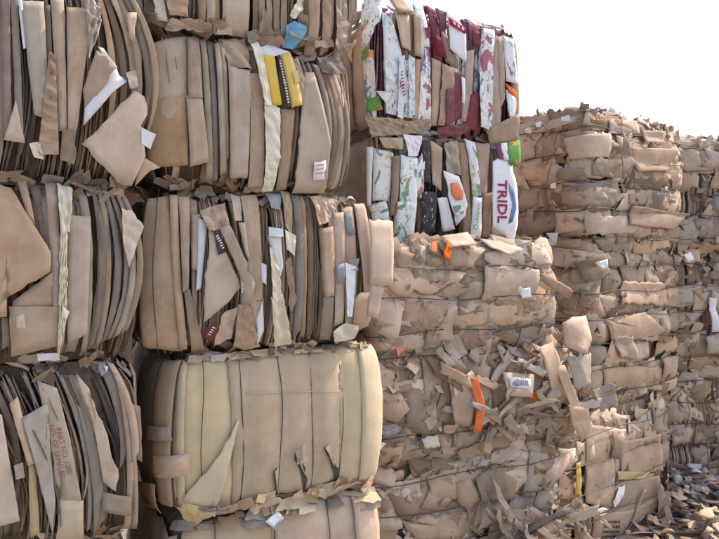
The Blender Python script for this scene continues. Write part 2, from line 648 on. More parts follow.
    def hwires(self, n=0.012, rad=0.0028):
        for z in self.hw:
            s = np.linspace(0, 2 * (self.L + self.D), 110, endpoint=False)
            zz = z + 0.012 * np.sin(s * 7 + z * 40) + wrinkle(.006, .8, 2)(s, s * 0)
            b = Buf()
            tube(b, self.pos(s, zz, n + np.abs(wrinkle(.012, .3, 3)(s, s * 0))), rad)
            b.build('wire', 'WIRE', self.e)

    def vwires(self, pos_, n=0.012, rad=0.0025, mat='WIRE'):
        for s0 in pos_:
            z = np.linspace(-.0, self.H, 22)
            fr = self.pos(s0 + .006 * np.sin(z * 9 + s0 * 20), z, n + 0 * z)
            x = fr[0, 0]
            tp = np.array([[x, yy, self.H + .006] for yy in np.linspace(-self.D / 2 + .06, self.D / 2 - .06, 10)])
            sb = 2 * self.L + self.D - s0
            bk = self.pos(np.full(22, sb), z[::-1], n + 0 * z)
            bt = np.array([[x, yy, 0.006] for yy in np.linspace(self.D / 2 - .06, -self.D / 2 + .06, 10)])
            b = Buf()
            tube(b, np.concatenate([fr, tp, bk, bt]), rad)
            b.build('wire', mat, self.e)

    # ---------------- fills
    def sheet_fill(self, s0, s1, pal, step=(.010, .045), n0=(-.07, .0), lean=0.0, bow=0.0, mats=None, seam=True, vmax=1.0):
        """boards standing on edge, packed along the side of the bale"""
        s = s0
        while s < s1:
            thin = R.random() < .8
            run = R.randint(3, 9) if not thin else R.randint(6, 16)
            nb = R.uniform(*n0)
            mt = R.choices(list(pal), weights=list(pal.values()))[0]
            lo, hi = R.uniform(.0, .03), R.uniform(.0, .03)
            for _ in range(run):
                w = R.uniform(step[0] * .45, step[0] * 1.3) if thin else R.uniform(step[1] * .6, step[1] * 1.6)
                zt = self.H * vmax - hi - R.uniform(0, .03)
                zb = lo + R.uniform(0, .03)
                if R.random() < .16:
                    zt -= R.uniform(.05, .35) * self.H
                if R.random() < .16:
                    zb += R.uniform(.05, .3) * self.H
                ln = lean + R.uniform(-.02, .02)
                nn = nb + R.uniform(-.018, .018)
                self.strip([(s - ln, zt), (s + w - ln, zt), (s + w * R.uniform(.5, 1.3) + ln, zb), (s + ln, zb)],
                           R.choice([mt, mt, mt, R.choices(list(pal), weights=list(pal.values()))[0]]),
                           n0=nn, px=False, tilt=R.uniform(-.05, .05) if not thin else R.uniform(-.03, .03),
                           fold='lr' if thin else R.choice(['l', 'r', '']), fd=R.uniform(.04, .11), res=.07 if thin else .055, thick=.0025, cre=.012,
                           bow=bow + R.uniform(-.012, .012), torn=.02, wave=.004)
                s += w * R.uniform(.6, 1.0)
                if s > s1:
                    break
            if R.random() < .35:
                s += R.uniform(.0, .012)
        if seam:
            self.seams(s0, s1, pal)

    def seams(self, s0, s1, pal, cnt=None):
        """crushed edges along the top and bottom of the bale"""
        cnt = cnt or int((s1 - s0) * 22)
        mats = list(pal)
        for zc in (0.02, self.H - .02):
            for i in range(cnt):
                self.scrap(R.uniform(s0, s1), zc + R.gauss(0, .014), R.uniform(.03, .12), R.uniform(.015, .05), R.uniform(-.8, .8),
                           R.choices(mats, weights=list(pal.values()))[0], R.uniform(-.04, .01),
                           (R.uniform(-.4, .4), R.uniform(-.6, .6)), R.uniform(-.02, .03), crumple=.004)

    def shred_fill(self, s0, s1, pal, nbig=70, nmid=130, nsmall=900, big=(.14, .36), tiltk=1.0, seed_band=True):
        mats, wts = list(pal), list(pal.values())
        lv = [0.0] + list(self.hw) + [self.H]
        # long pressed boards between the wires
        for _ in range(nbig):
            i = R.randrange(len(lv) - 1)
            zc = (lv[i] + lv[i + 1]) / 2
            hh = (lv[i + 1] - lv[i])
            w, h = R.uniform(*big), hh * R.uniform(.75, 1.25)
            self.scrap(R.uniform(s0, s1), zc + R.uniform(-.15, .15) * hh, w, h, R.uniform(-.12, .12),
                       R.choices(mats, weights=wts)[0], R.uniform(.004, .026), (R.uniform(-.05, .05) * tiltk, R.uniform(-.08, .08)),
                       R.choice([0, 0, .012, .03]), k=5)
        # torn tongues that lift off the face
        for _ in range(nmid):
            i = R.randrange(len(lv) - 1)
            zc = R.uniform(lv[i], lv[i + 1])
            w, h = R.uniform(.08, .24), R.uniform(.05, .14)
            self.scrap(R.uniform(s0, s1), zc, w, h, R.gauss(0, .45),
                       R.choices(mats, weights=wts)[0], R.uniform(.0, .016), (R.gauss(0, .15) * tiltk, R.gauss(0, .15) * tiltk),
                       R.uniform(.0, .05), k=4)
        # crumbs too small to pick apart
        bufs = {mt: Buf() for mt in mats}
        for _ in range(nsmall):
            mt = R.choices(mats, weights=wts)[0]
            self.scrap(R.uniform(s0, s1), R.uniform(0, self.H), R.uniform(.025, .08), R.uniform(.012, .04), R.uniform(-1.5, 1.5),
                       mt, R.uniform(-.005, .016), (R.gauss(0, .35) * tiltk, R.gauss(0, .35) * tiltk), R.uniform(-.005, .03), k=3, buf=bufs[mt])
        for mt, b in bufs.items():
            if b.n:
                o = b.build('torn_crumbs', mt, self.e)
                o['kind'] = 'stuff'

    def top_fill(self, pal, cnt, h=0.10, ysplit=1.0, size=(.06, .28)):
        """scraps lying on and sticking up from the top"""
        mats, wts = list(pal), list(pal.values())
        for _ in range(cnt):
            x, y = R.uniform(-.5, .5) * self.L, R.uniform(-.5, .5) * self.D
            crown = h * (1 - (2 * x / self.L) ** 2 * .6) * (1 - (2 * y / self.D) ** 2 * .6)
            o = np.array([x, y, self.H + crown * R.random() ** .7])
            nrm = np.array([R.gauss(0, .6), R.gauss(0, .6), 1.0])
            nrm /= np.linalg.norm(nrm)
            free_scrap(self.e, o, nrm, R.uniform(*size), R.uniform(*size) * .6, R.choices(mats, weights=wts)[0], R.gauss(0, .02))

    def text(self, string, px, ang, size, mat, n, face='F', name='lettering', sx=1.0, bold=0.0):
        """flat print laid on a sheet: px = middle of the text, ang = degrees in the plane of the side"""
        cu = bpy.data.curves.new('t', 'FONT')
        cu.body = string
        cu.align_x, cu.align_y = 'CENTER', 'CENTER'
        cu.size = size
        cu.offset = bold
        cu.resolution_u = 2
        o = bpy.data.objects.new('t', cu)
        C.objects.link(o)
        me = bpy.data.meshes.new_from_object(o.evaluated_get(bpy.context.evaluated_depsgraph_get()))
        bpy.data.objects.remove(o)
        V = np.array([v.co[:2] for v in me.vertices])
        fs = [tuple(p.vertices) for p in me.polygons]
        s0, z0 = self.sz(*px, face)
        a = math.radians(ang)
        x, y = V[:, 0] * sx, V[:, 1]
        s, z = s0 + x * math.cos(a) - y * math.sin(a), z0 + x * math.sin(a) + y * math.cos(a)
        self.soft = .35
        P = self.pos(s, z, np.full(len(s), n * .7 + .002))
        self.soft = 1.0
        b = Buf()
        b.put(P, fs, np.stack([x, y, x * 0 + .5], 1), [False] * len(fs))
        return b.build(name, mat, self.e)


def marks(bl, a, b_, n, w, mat, nn, face='F'):
    """a run of small illegible print marks from pixel a to pixel b_"""
    d = np.array(b_, float) - np.array(a, float)
    l = np.linalg.norm(d)
    d /= l
    e = np.array([-d[1], d[0]])
    for i in range(n):
        c0 = np.array(a) + d * l * (i + .5) / n
        h = l / n * R.uniform(.25, .4)
        ww = w * R.uniform(.55, 1.0)
        sk = R.uniform(-.5, .5)
        pts = [c0 - d * h - e * ww, c0 - d * h * .4 + e * (ww + sk), c0 + d * h + e * ww, c0 + d * h * .5 - e * (ww - sk)]
        bl.poly([tuple(p) for p in pts], mat, nn, face=face, thick=.0008, torn=0, cre=0, wave=0, name='lettering', tone=.5)


def free_scrap(parent, o, nrm, w, h, mat, curl, buf=None, name='scrap', k=5, tone=None, crumple=0.0, wl_=.05):
    a = np.array([R.gauss(0, 1), R.gauss(0, 1), R.gauss(0, 1)])
    t1 = np.cross(nrm, a)
    t1 /= np.linalg.norm(t1)
    t2 = np.cross(nrm, t1)
    an = np.sort((np.arange(k * 2) + rng.uniform(-.35, .35, k * 2)) / (k * 2) * 2 * math.pi)
    r = 1 / np.maximum(np.abs(np.cos(an)), np.abs(np.sin(an))) ** .8 * rng.uniform(.62, 1.1, len(an))
    out = np.stack([np.cos(an) * r * w / 2, np.sin(an) * r * h / 2], 1)
    cr = crease(.012, max(w, h) / 2, 2)
    cm = wrinkle(crumple, wl_, 5, True) if crumple else None
    rings, back, uvs = [], [], []
    ro = rng.uniform(-40, 40, 2)
    for q in (np.zeros((1, 2)), out * .5, out):
        n = cr(q[:, 0], q[:, 1]) + curl * (2 * q[:, 0] / w) ** 2
        if cm:
            n = n + cm(q[:, 0], q[:, 1])
        P = o + q[:, :1] * t1 + q[:, 1:] * t2 + n[:, None] * nrm
        rings.append(P)
        back.append(P - nrm * .004)
        uvs.append(q + ro)
    own = buf is None
    b = Buf() if own else buf
    solid_rings(b, rings, back, np.concatenate(uvs), R.random() if tone is None else tone)
    if own:
        return b.build(name, mat, parent)


# ------------------------------------------------------------------ ground
b = Buf()
N_ = 40
g = np.sign(np.linspace(-1, 1, N_)) * np.abs(np.linspace(-1, 1, N_)) ** 4 * 1500
X, Y = np.meshgrid(g, g)
V = np.stack([X, Y + 4, np.zeros_like(X) + GROUND_Z], -1).reshape(-1, 3)
F = [(i * N_ + j, i * N_ + j + 1, (i + 1) * N_ + j + 1, (i + 1) * N_ + j) for i in range(N_ - 1) for j in range(N_ - 1)]
b.put(V, F, np.zeros((len(V), 3)), [False] * len(F))
ground = b.build('ground', 'GROUND')
ground['kind'] = 'structure'

PAL_A = {'K1': 4, 'K2': 2.5, 'K3': 5, 'GR': 4, 'GB': 1}
PAL_B = {'K1': 5, 'K2': 5, 'K3': 2, 'K4': 2, 'GB': 1, 'GR': 1}
PAL_C = {'K1': 4, 'K2': 3, 'RD': 2, 'PW': 1.5, 'PR': 2, 'PM': 1, 'PU': .6}
PAL_C2 = {'K1': 4, 'K2': 3, 'K3': 1, 'PG': 2.5, 'WH': .6, 'PM': 1, 'BK': .5}
PAL_S = {'K1': 6, 'K2': 10, 'K3': .6, 'K4': 2.5, 'GB': 1}
PAL_D = {'K1': 6, 'K2': 9, 'K3': .8, 'GB': 1.5, 'K4': 2}
PAL_F = {'K1': 5, 'K2': 9, 'K3': .2, 'K4': 2, 'GB': 2}
ANG = 26.0

# ================================================================== stack at the left of the wall (column of four)
AC = (-2.03, 2.61)
GA = 'bales in the leaning stack of upright boards'


def end_panels(bl, side, cols, n=3):
    """big folded boards that close an end of a bale"""
    D, L, H = bl.D, bl.L, bl.H
    for i in range(n):
        a, b_ = sorted((R.uniform(0, .75), R.uniform(.45, 1.0)))
        if b_ - a < .3:
            b_ = a + .35
        if i == 0:
            a, b_ = 0.02, .98
        zt, zb = H - R.uniform(.01, .06), R.uniform(.01, .06)
        if side == 'R':
            q = [(L + a * D, zt), (L + b_ * D, zt), (L + b_ * D, zb), (L + a * D, zb)]
        else:
            q = [(-b_ * D, zt), (-a * D, zt), (-a * D, zb), (-b_ * D, zb)]
        bl.strip(q, cols[i % len(cols)], n0=.0 + .012 * i - .03, px=False, cre=.02, res=.06, torn=.03, wave=.01)


def make_a4():
    bl = Bale('cardboard_bale', 'bale of brown boards on the ground beneath the bale with red stamped sheet', AC, ANG, 1.15, 1.05, 0, .82,
              barrel=.03, group=GA)
    bl.core(.10)
    bl.sheet_fill(0.2, 1.13, PAL_A, step=(.02, .07))
    end_panels(bl, 'R', ['K1'], 1)


def make_a3():
    bl = Bale('cardboard_bale', 'bale of bent grey brown boards showing a sheet stamped with red letters', AC, ANG, 1.15, 1.05, .82, .78,
              barrel=.03, group=GA)
    bl.core(.10)
    bl.sheet_fill(.35, 1.14, PAL_A, step=(.008, .035), lean=.06, bow=.05, n0=(-.08, .01))
    end_panels(bl, 'R', ['K1', 'K3'], 2)
    S, P = bl.strip, bl.poly
    P([(-14, 414), (2, 414), (20, 521), (-14, 530)], 'K2', .03)
    P([(37, 381), (57, 388), (68, 430), (81, 499), (59, 503), (50, 440)], 'GB', .04, cre=.004, tone=.6)
    P([(22, 416), (47, 402), (51, 460), (55, 499), (52, 532), (35, 462)], 'GB', .055, cre=.006, tone=.55)
    bl.text('PART NO. 1200', (63.5, 449), -77, .031, 'INK', .0525)
    bl.text('NO. OF SAMPLES', (56, 449), -79, .031, 'INK', .0525)
    P([(59, 499), (83, 499), (84, 545), (55, 548)], 'YK', .048)
    S([(9, 403), (18, 395), (35, 462), (28, 464)], 'K2', .04, fold='r')
    S([(28, 462), (36, 462), (40, 535), (30, 540)], 'YK', .03, fold='r', tone=.1)
    for i, (a, b_) in enumerate(((58, 86), (63, 91), (67, 95))):
        S([(a, 376), (a + 5, 375), (b_ + 5, 530), (b_, 535)], ['GR', 'K3', 'GR'][i], .02 + .006 * i, fold='lr', bow=.045)
    P([(76, 373), (89, 388), (108, 440), (116, 475), (114, 490), (103, 480), (92, 420)], 'K2', .05, tone=.7)
    S([(76, 403), (86, 412), (102, 500), (94, 540)], 'GB', .035, fold='l', bow=.02)
    S([(99, 366), (107, 362), (126, 450), (117, 470)], 'K3', .03, fold='lr', bow=.03)
    S([(107, 362), (114, 364), (138, 451), (131, 463)], 'K2', .045, fold='l', bow=.03)
    S([(114, 372), (119, 374), (131, 530), (123, 530)], 'K2', .035, fold='lr', bow=.03)
    S([(121, 392), (126, 396), (137, 530), (131, 530)], 'K1', .03, fold='lr', bow=.02)
    P([(102, 491), (124, 495), (124, 514), (102, 508)], 'K2', .07, tilt=(.2, -.3))
    P([(126, 399), (140, 406), (142, 462), (132, 455)], 'K4', .03)
    P([(99, 364), (106, 363), (107, 372), (101, 376)], 'BG', .06, crumple=.01)
    P([(104, 366), (108, 367), (106, 372)], 'WH', .07)
    P([(14, 463), (23, 460), (25, 475), (16, 477)], 'K2', .05)


def make_a2():
    bl = Bale('cardboard_bale', 'bale with wide brown flaps and crumpled cream paper between the boards', AC, ANG, 1.15, 1.05, 1.6, .78,
              barrel=.03, group=GA)
    bl.core(.10)
    bl.sheet_fill(.35, 1.14, PAL_A, step=(.010, .035), bow=.03, n0=(-.07, .01))
    end_panels(bl, 'R', ['K1', 'K3'], 2)
    S, P = bl.strip, bl.poly
    P([(-14, 178), (11, 188), (50, 251), (50, 271), (7, 297), (7, 316), (-14, 318)], 'K1', .075, cre=.01, tone=.8)
    P([(9, 306), (60, 306), (61, 345), (11, 357)], 'K1', .05, tone=.75)
    P([(13, 301), (52, 272), (59, 308), (12, 309)], 'K2', .04, tone=.4)
    P([(16, 315), (24, 313), (27, 340), (17, 343)], 'GB', .056, tone=.9)
    S([(17, 180), (26, 178), (36, 225), (28, 220)], 'K2', .03, fold='r')
    S([(30, 185), (40, 183), (46, 245), (41, 238)], 'K3', .02, fold='r')
    S([(45, 182), (58, 182), (61, 323), (54, 325)], 'K1', .045, fold='lr', tone=.7)
    S([(57, 182), (73, 188), (69, 232), (60, 236)], 'CR', .07, crumple=.02, res=.012, wl_=.05, cre=0, fold='r')
    S([(60, 230), (67, 230), (66, 318), (58, 360)], 'CR', .06, crumple=.014, res=.012, wl_=.05, cre=0, fold='r')
    P([(62, 305), (69, 311), (66, 319), (61, 316)], 'CR', .08)
    S([(67, 214), (91, 216), (87, 334), (67, 346)], 'K2', .045, fold='lr', cre=.01, tone=.55)
    for i, x in enumerate((92, 98, 104, 110, 116, 121)):
        S([(x, 190 + i), (x + 4.5, 190 + i), (x + 3 + i * .6, 345 - i * 3), (x - 3, 350 - i * 3)],
          ['K3', 'K1', 'GR', 'K1', 'K2', 'K1'][i], .01 + .006 * i, fold='lr', bow=.03 + .008 * i)
    P([(121, 208), (131, 210), (143, 227), (136, 245), (128, 268), (122, 242)], 'K2', .06, crumple=.012, tone=.95)
    P([(98, 201), (115, 186), (117, 190), (101, 204)], 'K2', .08)
    P([(37, 354), (59, 353), (60, 361), (38, 362)], 'WH', .04, crumple=.006)
    P([(2, 317), (8, 318), (10, 345), (2, 350)], 'K3', .03)


def make_a1():
    bl = Bale('cardboard_bale', 'bale with a large torn flap hanging open over the boards', AC, ANG, 1.15, 1.05, 2.38, .95,
              barrel=.03, group=GA)
    bl.core(.10)
    bl.sheet_fill(.35, 1.14, PAL_A, step=(.010, .035), bow=.045, n0=(-.07, .01))
    end_panels(bl, 'R', ['K1', 'K3'], 2)
    S, P = bl.strip, bl.poly
    S([(20, 2), (44, 2), (50, 122), (34, 116)], 'GB', .05, fold='lr', tone=.55)
    S([(17, -4), (22, -4), (26, 50), (23, 52)], 'WH', .045)
    S([(50, -4), (64, -4), (67, 132), (58, 132)], 'K2', .04, fold='lr', tone=.6)
    S([(66, 8), (92, 10), (77, 128), (68, 165)], 'K2', .045, fold='lr', tone=.65)
    S([(0, -10), (10, -10), (12, 140), (4, 140)], 'K3', .03, fold='lr')
    S([(10, -10), (18, -10), (24, 140), (16, 140)], 'GR', .035, fold='lr')
    S([(44, 5), (50, 5), (54, 95), (47, 90)], 'K3', .035, fold='lr')
    S([(84, -8), (99, 8), (100, 28), (88, 62)], 'GB', .08, crumple=.02, res=.014, cre=0)
    S([(80, -8), (90, -8), (96, 30), (88, 30)], 'GB', .07, crumple=.02, res=.014, cre=0)
    P([(95, 54), (113, 72), (100, 92), (84, 112), (82, 92)], 'K2', .10, tilt=(.25, .1), tone=.5)
    P([(113, 71), (120, 84), (100, 108), (83, 127), (84, 110), (100, 91)], 'WH', .085, tilt=(.1, .1))
    P([(96, 50), (102, 52), (114, 70), (112, 74)], 'WH', .10)
    P([(134, 92), (143, 98), (146, 116), (139, 127), (143, 158), (130, 187), (116, 184), (80, 147)], 'K2', .12, tilt=(-.1, -.2), cre=.006, tone=.72, wave=.001,
      label='large torn brown flap hanging off the bale')
    P([(139, 130), (153, 137), (148, 151), (139, 146)], 'WH', .12)
    P([(139, 157), (158, 169), (148, 172), (134, 187)], 'K2', .12, tone=.8)
    S([(49, 54), (55, 58), (59, 156), (37, 157)], 'K2', .06, crumple=.02, res=.016, cre=.02, tone=.4)
    P([(16, 102), (25, 144), (4, 141)], 'K2', .06)
    P([(29, 145), (40, 143), (44, 160), (34, 158)], 'CR', .07, crumple=.015)
    P([(62, 130), (76, 130), (74, 165), (60, 160)], 'K1', .05, crumple=.012)
    P([(125, 16), (135, 16), (133, 46), (127, 42)], 'K2', .09)
    for i, x in enumerate((101, 107, 113, 119, 125, 130)):
        S([(x - 6, -10), (x - 1, -10), (x + 5 + i, 150), (x - 2 + i, 165)], ['K1', 'K3', 'K1', 'K2', 'K3', 'K1'][i], .02 + .004 * i,
          fold='lr', bow=.05 + .01 * i)
    P([(124, 76), (134, 74), (136, 90), (128, 92)], 'GB', .10, crumple=.015)


# ================================================================== middle stack
GB_ = 'bales in the tall middle stack'


def make_b5():
    bl = Bale('cardboard_bale', 'pinkish bale under the yellowish smooth bale, standing on the ground', (-.86, 3.20), 30, 1.10, 1.0, 0, .82,
              vw=(.2, .5, .8), barrel=.03, amp=.02, group=GB_)
    bl.core(.06)
    S, P = bl.strip, bl.poly
    H = bl.H
    S([(.03, H - .02), (.52, H - .01), (.52, .02), (.03, .02)], 'KP', .0, px=False, cre=.02, tone=.5)
    S([(.48, H - .01), (1.05, H - .005), (1.06, .02), (.48, .02)], 'K2', .012, px=False, cre=.02, tone=.75)
    S([(.93, H - .02), (1.07, H - .01), (1.08, .02), (.96, .02)], 'K2', .024, px=False, tone=.9)
    end_panels(bl, 'R', ['K1'], 1)
    end_panels(bl, 'L', ['K1'], 1)
    bl.vwires((.2, .5, .8))
    for i in range(26):
        bl.scrap(R.uniform(.0, 1.06), H - .02 + R.gauss(0, .025), R.uniform(.05, .22), R.uniform(.02, .06), R.uniform(-.3, .3),
                 R.choice(['K1', 'K2', 'YK', 'GR', 'GB']), R.uniform(.0, .04), (R.uniform(-.4, .4), R.uniform(-.8, .4)), R.uniform(0, .04), crumple=.006)
    P([(262, 519), (277, 510), (281, 516), (270, 525)], 'WH', .06, tone=.3)


def make_b4():
    vw = [.085, .27, .47, .645, .815]
    bl = Bale('cardboard_bale', 'smooth yellowish bale of wide folded boards with upright wires', (-.82, 3.22), 31, 1.04, 1.0, .82, .78,
              vw=vw, barrel=.045, amp=.024, group=GB_, lump=.006, tuck=.035)
    bl.core(.05)
    S, P = bl.strip, bl.poly
    H = bl.H
    S([(-.03, .77), (.27, .775), (.28, .02), (-.02, .02)], 'YK', .0, px=False, cre=.01, torn=.02, tone=.6, res=.022)
    S([(.20, .775), (.83, .775), (.83, .06), (.22, .04)], 'KP', .010, px=False, cre=.008, torn=.02, tone=.62, res=.024)
    S([(.80, .775), (.95, .772), (.955, .03), (.80, .05)], 'YK', .016, px=False, cre=.008, torn=.006, tone=.45, fold='r', res=.022)
    S([(.92, .772), (1.05, .77), (1.05, .02), (.92, .03)], 'YK', .022, px=False, cre=.006, torn=.006, tone=.7, fold='r', res=.022)
    P([(236, 416), (213, 514), (200, 512), (188, 500)], 'YK', .022, cre=.004, tone=.55)
    P([(188, 500), (205, 508), (214, 516), (196, 530), (184, 520)], 'YK', .03, crumple=.012, tone=.4)
    S([(181, 362), (190, 363), (190, 520), (180, 515)], 'YK', .01, fold='lr', tone=.3)
    S([(175, 362), (182, 362), (181, 500), (174, 505)], 'GB', .0, fold='lr')
    end_panels(bl, 'L', ['K2', 'K1', 'K2'], 3)
    L = lambda q, mt, n, **k: S(q, mt, n, face='L', **k)
    L([(150, 357), (168, 358), (168, 505), (147, 500)], 'KP', .03, tone=.3)
    L([(167, 358), (176, 360), (175, 505), (168, 500)], 'K2', .04, tone=.4, fold='lr')
    P([(166, 424), (176, 422), (177, 436), (165, 437)], 'K2', .06, face='L')
    P([(168, 452), (180, 452), (180, 474), (169, 474)], 'K2', .05, face='L')
    P([(145, 478), (172, 480), (170, 512), (144, 502)], 'K1', .07, face='L')
    end_panels(bl, 'R', ['K1', 'YK'], 2)
    bl.vwires(vw, n=.014, rad=.0024)
    # pale tape line across the boards and dark sheets painting the shade inside splits near the bottom
    S([(244, 391.5), (340, 389.5), (340, 390.6), (244, 392.6)], 'KP', .0155, torn=.001, thick=.0005, res=.015, cre=0, wave=0, tone=.9, name='tape')
    for pts in ([(271, 470), (275, 466), (279, 492), (283, 504), (277, 505)],
                [(291, 452), (299, 444), (300, 462), (306, 478), (304, 492), (297, 468)],
                [(320, 446), (325, 443), (330, 460), (338, 474), (338, 488), (331, 470)]):
        P(pts, 'DK', .0165, thick=.002, torn=.003, cre=0, name='split')  # dark sheet over the board, its colour standing for the shaded gap
        q = [(x - 2.5, y - 2) for x, y in pts]
        P(q[:4], 'K2', .03, tilt=(-.5, 0), curl=.02, crumple=.006)
    P([(291, 449), (299, 442), (301, 458), (293, 462)], 'YK', .04, tilt=(.4, 0), crumple=.01)
    # crushed bottom edge
    for i in range(30):
        bl.scrap(R.uniform(-.02, 1.0), .03 + abs(R.gauss(0, .022)), R.uniform(.04, .14), R.uniform(.02, .06), R.uniform(-.5, .5),
                 R.choice(['K1', 'K2', 'YK', 'YK', 'GB', 'KP']), R.uniform(.01, .05), (R.uniform(-.5, .5), R.uniform(-.8, .4)), R.uniform(0, .04), crumple=.008)
    for i in range(34):
        bl.scrap(R.uniform(-.02, 1.0), H - .005 - abs(R.gauss(0, .012)), R.uniform(.05, .2), R.uniform(.015, .04), R.uniform(-.12, .12),
                 R.choice(['K1', 'YK', 'GR', 'GB']), R.uniform(.0, .03), (R.uniform(-.3, .3), R.uniform(-.4, .4)), R.uniform(0, .02), crumple=.005)


def make_b3():
    bl = Bale('cardboard_bale', 'bale of upright boards with crumpled cream paper, resting on the smooth yellowish bale', (-.99, 3.16), ANG, 1.18, 1.0, 1.6, .78,
              barrel=.035, group=GB_, lump=.012)
    bl.core(.10)
    bl.sheet_fill(.12, 1.10, PAL_B, step=(.009, .04), bow=.015, n0=(-.06, .005))
    end_panels(bl, 'L', ['K4', 'K1', 'K3'], 3)
    end_panels(bl, 'R', ['K1', 'K3'], 2)
    S, P = bl.strip, bl.poly
    S([(146, 198), (170, 195), (182, 352), (138, 349)], 'K4', .02, cre=.01, tone=.75, res=.02, wave=.004)
    S([(170, 194), (178, 194), (188, 350), (180, 352)], 'K1', .03, fold='lr', bow=-.015, tone=.8)
    S([(178, 196), (190, 196), (187, 290), (181, 292)], 'K1', .045, fold='lr', tone=.75)
    S([(182, 290), (188, 288), (205, 350), (192, 354)], 'K4', .04, fold='lr', tone=.6)
    S([(189, 198), (197, 200), (196, 330), (191, 325)], 'K3', .03, fold='lr')
    S([(197, 218), (206, 220), (199, 288), (194, 291)], 'WH', .055, tone=.0, fold='l')
    S([(191, 214), (200, 214), (195, 270), (190, 270)], 'K1', .05, fold='l')
    P([(207, 228), (216, 236), (238, 287), (220, 306), (201, 322), (201, 301)], 'GB', .075, cre=.006, tone=.75)
    P([(216, 228), (226, 225), (250, 282), (247, 304), (237, 303), (240, 285)], 'K1', .10, tone=.55, cre=.008)
    P([(210.5, 232), (216, 230), (224, 251), (215, 255)], 'INKD', .088, thick=.001, torn=.001, cre=0, wave=0, name='label')
    marks(bl, (213.5, 235), (220, 249), 6, 2.0, 'INKW', .093)
    S([(197, 210), (222, 203), (227, 227), (206, 232)], 'K2', .08, crumple=.022, res=.014, cre=.02, tone=.5)
    S([(231, 193), (240, 196), (241, 221), (233, 222)], 'K2', .05, crumple=.008, tone=.7)
    S([(241, 195), (258, 194), (261, 320), (250, 334)], 'K2', .045, fold='lr', tone=.5, crumple=.004)
    S([(236, 222), (243, 222), (247, 262), (243, 255)], 'GB', .055, tone=.9)
    P([(203, 328), (216, 321), (214, 340), (205, 340)], 'RD', .05)
    marks(bl, (207, 335), (213, 326), 4, 1.8, 'INKW', .058)
    P([(222, 312), (236, 306), (230, 338), (214, 345)], 'K1', .05, crumple=.014)
    P([(236, 304), (247, 304), (252, 325), (261, 347), (246, 351), (233, 346)], 'K2', .075, crumple=.012, tone=.4)
    S([(252, 300), (262, 298), (262, 342), (255, 346)], 'K1', .04, fold='lr')
    P([(266, 227), (280, 229), (280, 237), (266, 236)], 'WH', .075)
    S([(266, 235), (279, 236), (280, 266), (276, 280)], 'WH', .055, tone=.1, fold='l')
    S([(258, 262), (264, 264), (264, 285), (259, 282)], 'WH', .05)
    S([(266, 246), (273, 254), (279, 296), (270, 305)], 'CR', .075, crumple=.012, res=.014, cre=0, tone=.5)
    S([(268, 296), (279, 293), (290, 344), (273, 347)], 'CR', .075, crumple=.02, res=.014, cre=0, tone=.4)
    S([(254, 318), (260, 300), (263, 330), (257, 346)], 'WH', .06, tone=.2)
    P([(282, 230), (292, 236), (290, 256), (283, 249)], 'CR', .085, crumple=.01)
    P([(267, 193), (282, 193), (279, 210), (271, 208)], 'BG', .07, crumple=.012)
    P([(283, 190), (292, 192), (290, 236), (284, 226)], 'K1', .05, crumple=.01)
    P([(282, 262), (287, 256), (294, 300), (288, 312)], 'K1', .06, crumple=.006)
    S([(292, 193), (300, 194), (299, 330), (291, 338)], 'GR', .05, fold='lr', bow=.01, tone=.3)
    S([(300, 194), (305, 194), (304, 335), (299, 338)], 'K1', .045, fold='lr')
    S([(305, 197), (312, 197), (311, 335), (306, 338)], 'K3', .04, fold='lr')
    S([(311, 196), (322, 194), (326, 222), (316, 226)], 'K2', .075, crumple=.016, res=.016, tone=.8)
    S([(318, 228), (331, 226), (331, 296), (322, 297)], 'K2', .065, fold='lr', tone=.65)
    S([(322, 196), (334, 198), (336, 240), (328, 236)], 'K2', .055, crumple=.014, tone=.45)
    S([(331, 212), (342, 212), (341, 322), (332, 327)], 'K1', .055, fold='lr', tone=.85)
    S([(320, 296), (331, 295), (330, 340), (318, 340)], 'K1', .055, fold='lr')
    S([(340, 208), (352, 206), (354, 330), (343, 330)], 'K2', .05, fold='lr', tone=.35)
    P([(342, 213), (350, 213), (351.5, 235), (344, 235)], 'BG', .062, thick=.001, torn=.001, cre=0, tone=.1, name='label')
    S([(353, 203), (363, 203), (366, 285), (360, 306)], 'K2', .055, fold='lr', tone=.6)
    S([(340, 262), (351, 266), (348, 316), (343, 316)], 'WH', .085, crumple=.006)
    P([(332, 265), (340, 263), (341, 282), (334, 283)], 'BG', .075)
    P([(344, 260), (354, 258), (353, 270), (346, 270)], 'BG', .08, crumple=.008)
    P([(350, 298), (356, 292), (370, 292), (362, 326), (350, 331)], 'K1', .07, tone=.8)
    P([(366, 284), (379, 287), (374, 318), (364, 314)], 'K2', .06, tone=.7)
    P([(364, 219), (390, 222), (388, 285), (364, 284)], 'K2', .09, tone=.85, cre=.006, tilt=(-.15, 0))
    P([(330, 331), (343, 322), (355, 325), (353, 338), (334, 342)], 'CR', .08, crumple=.02, tone=.3)
    bl.vwires((.06, .43, .78), n=.02, rad=.002)


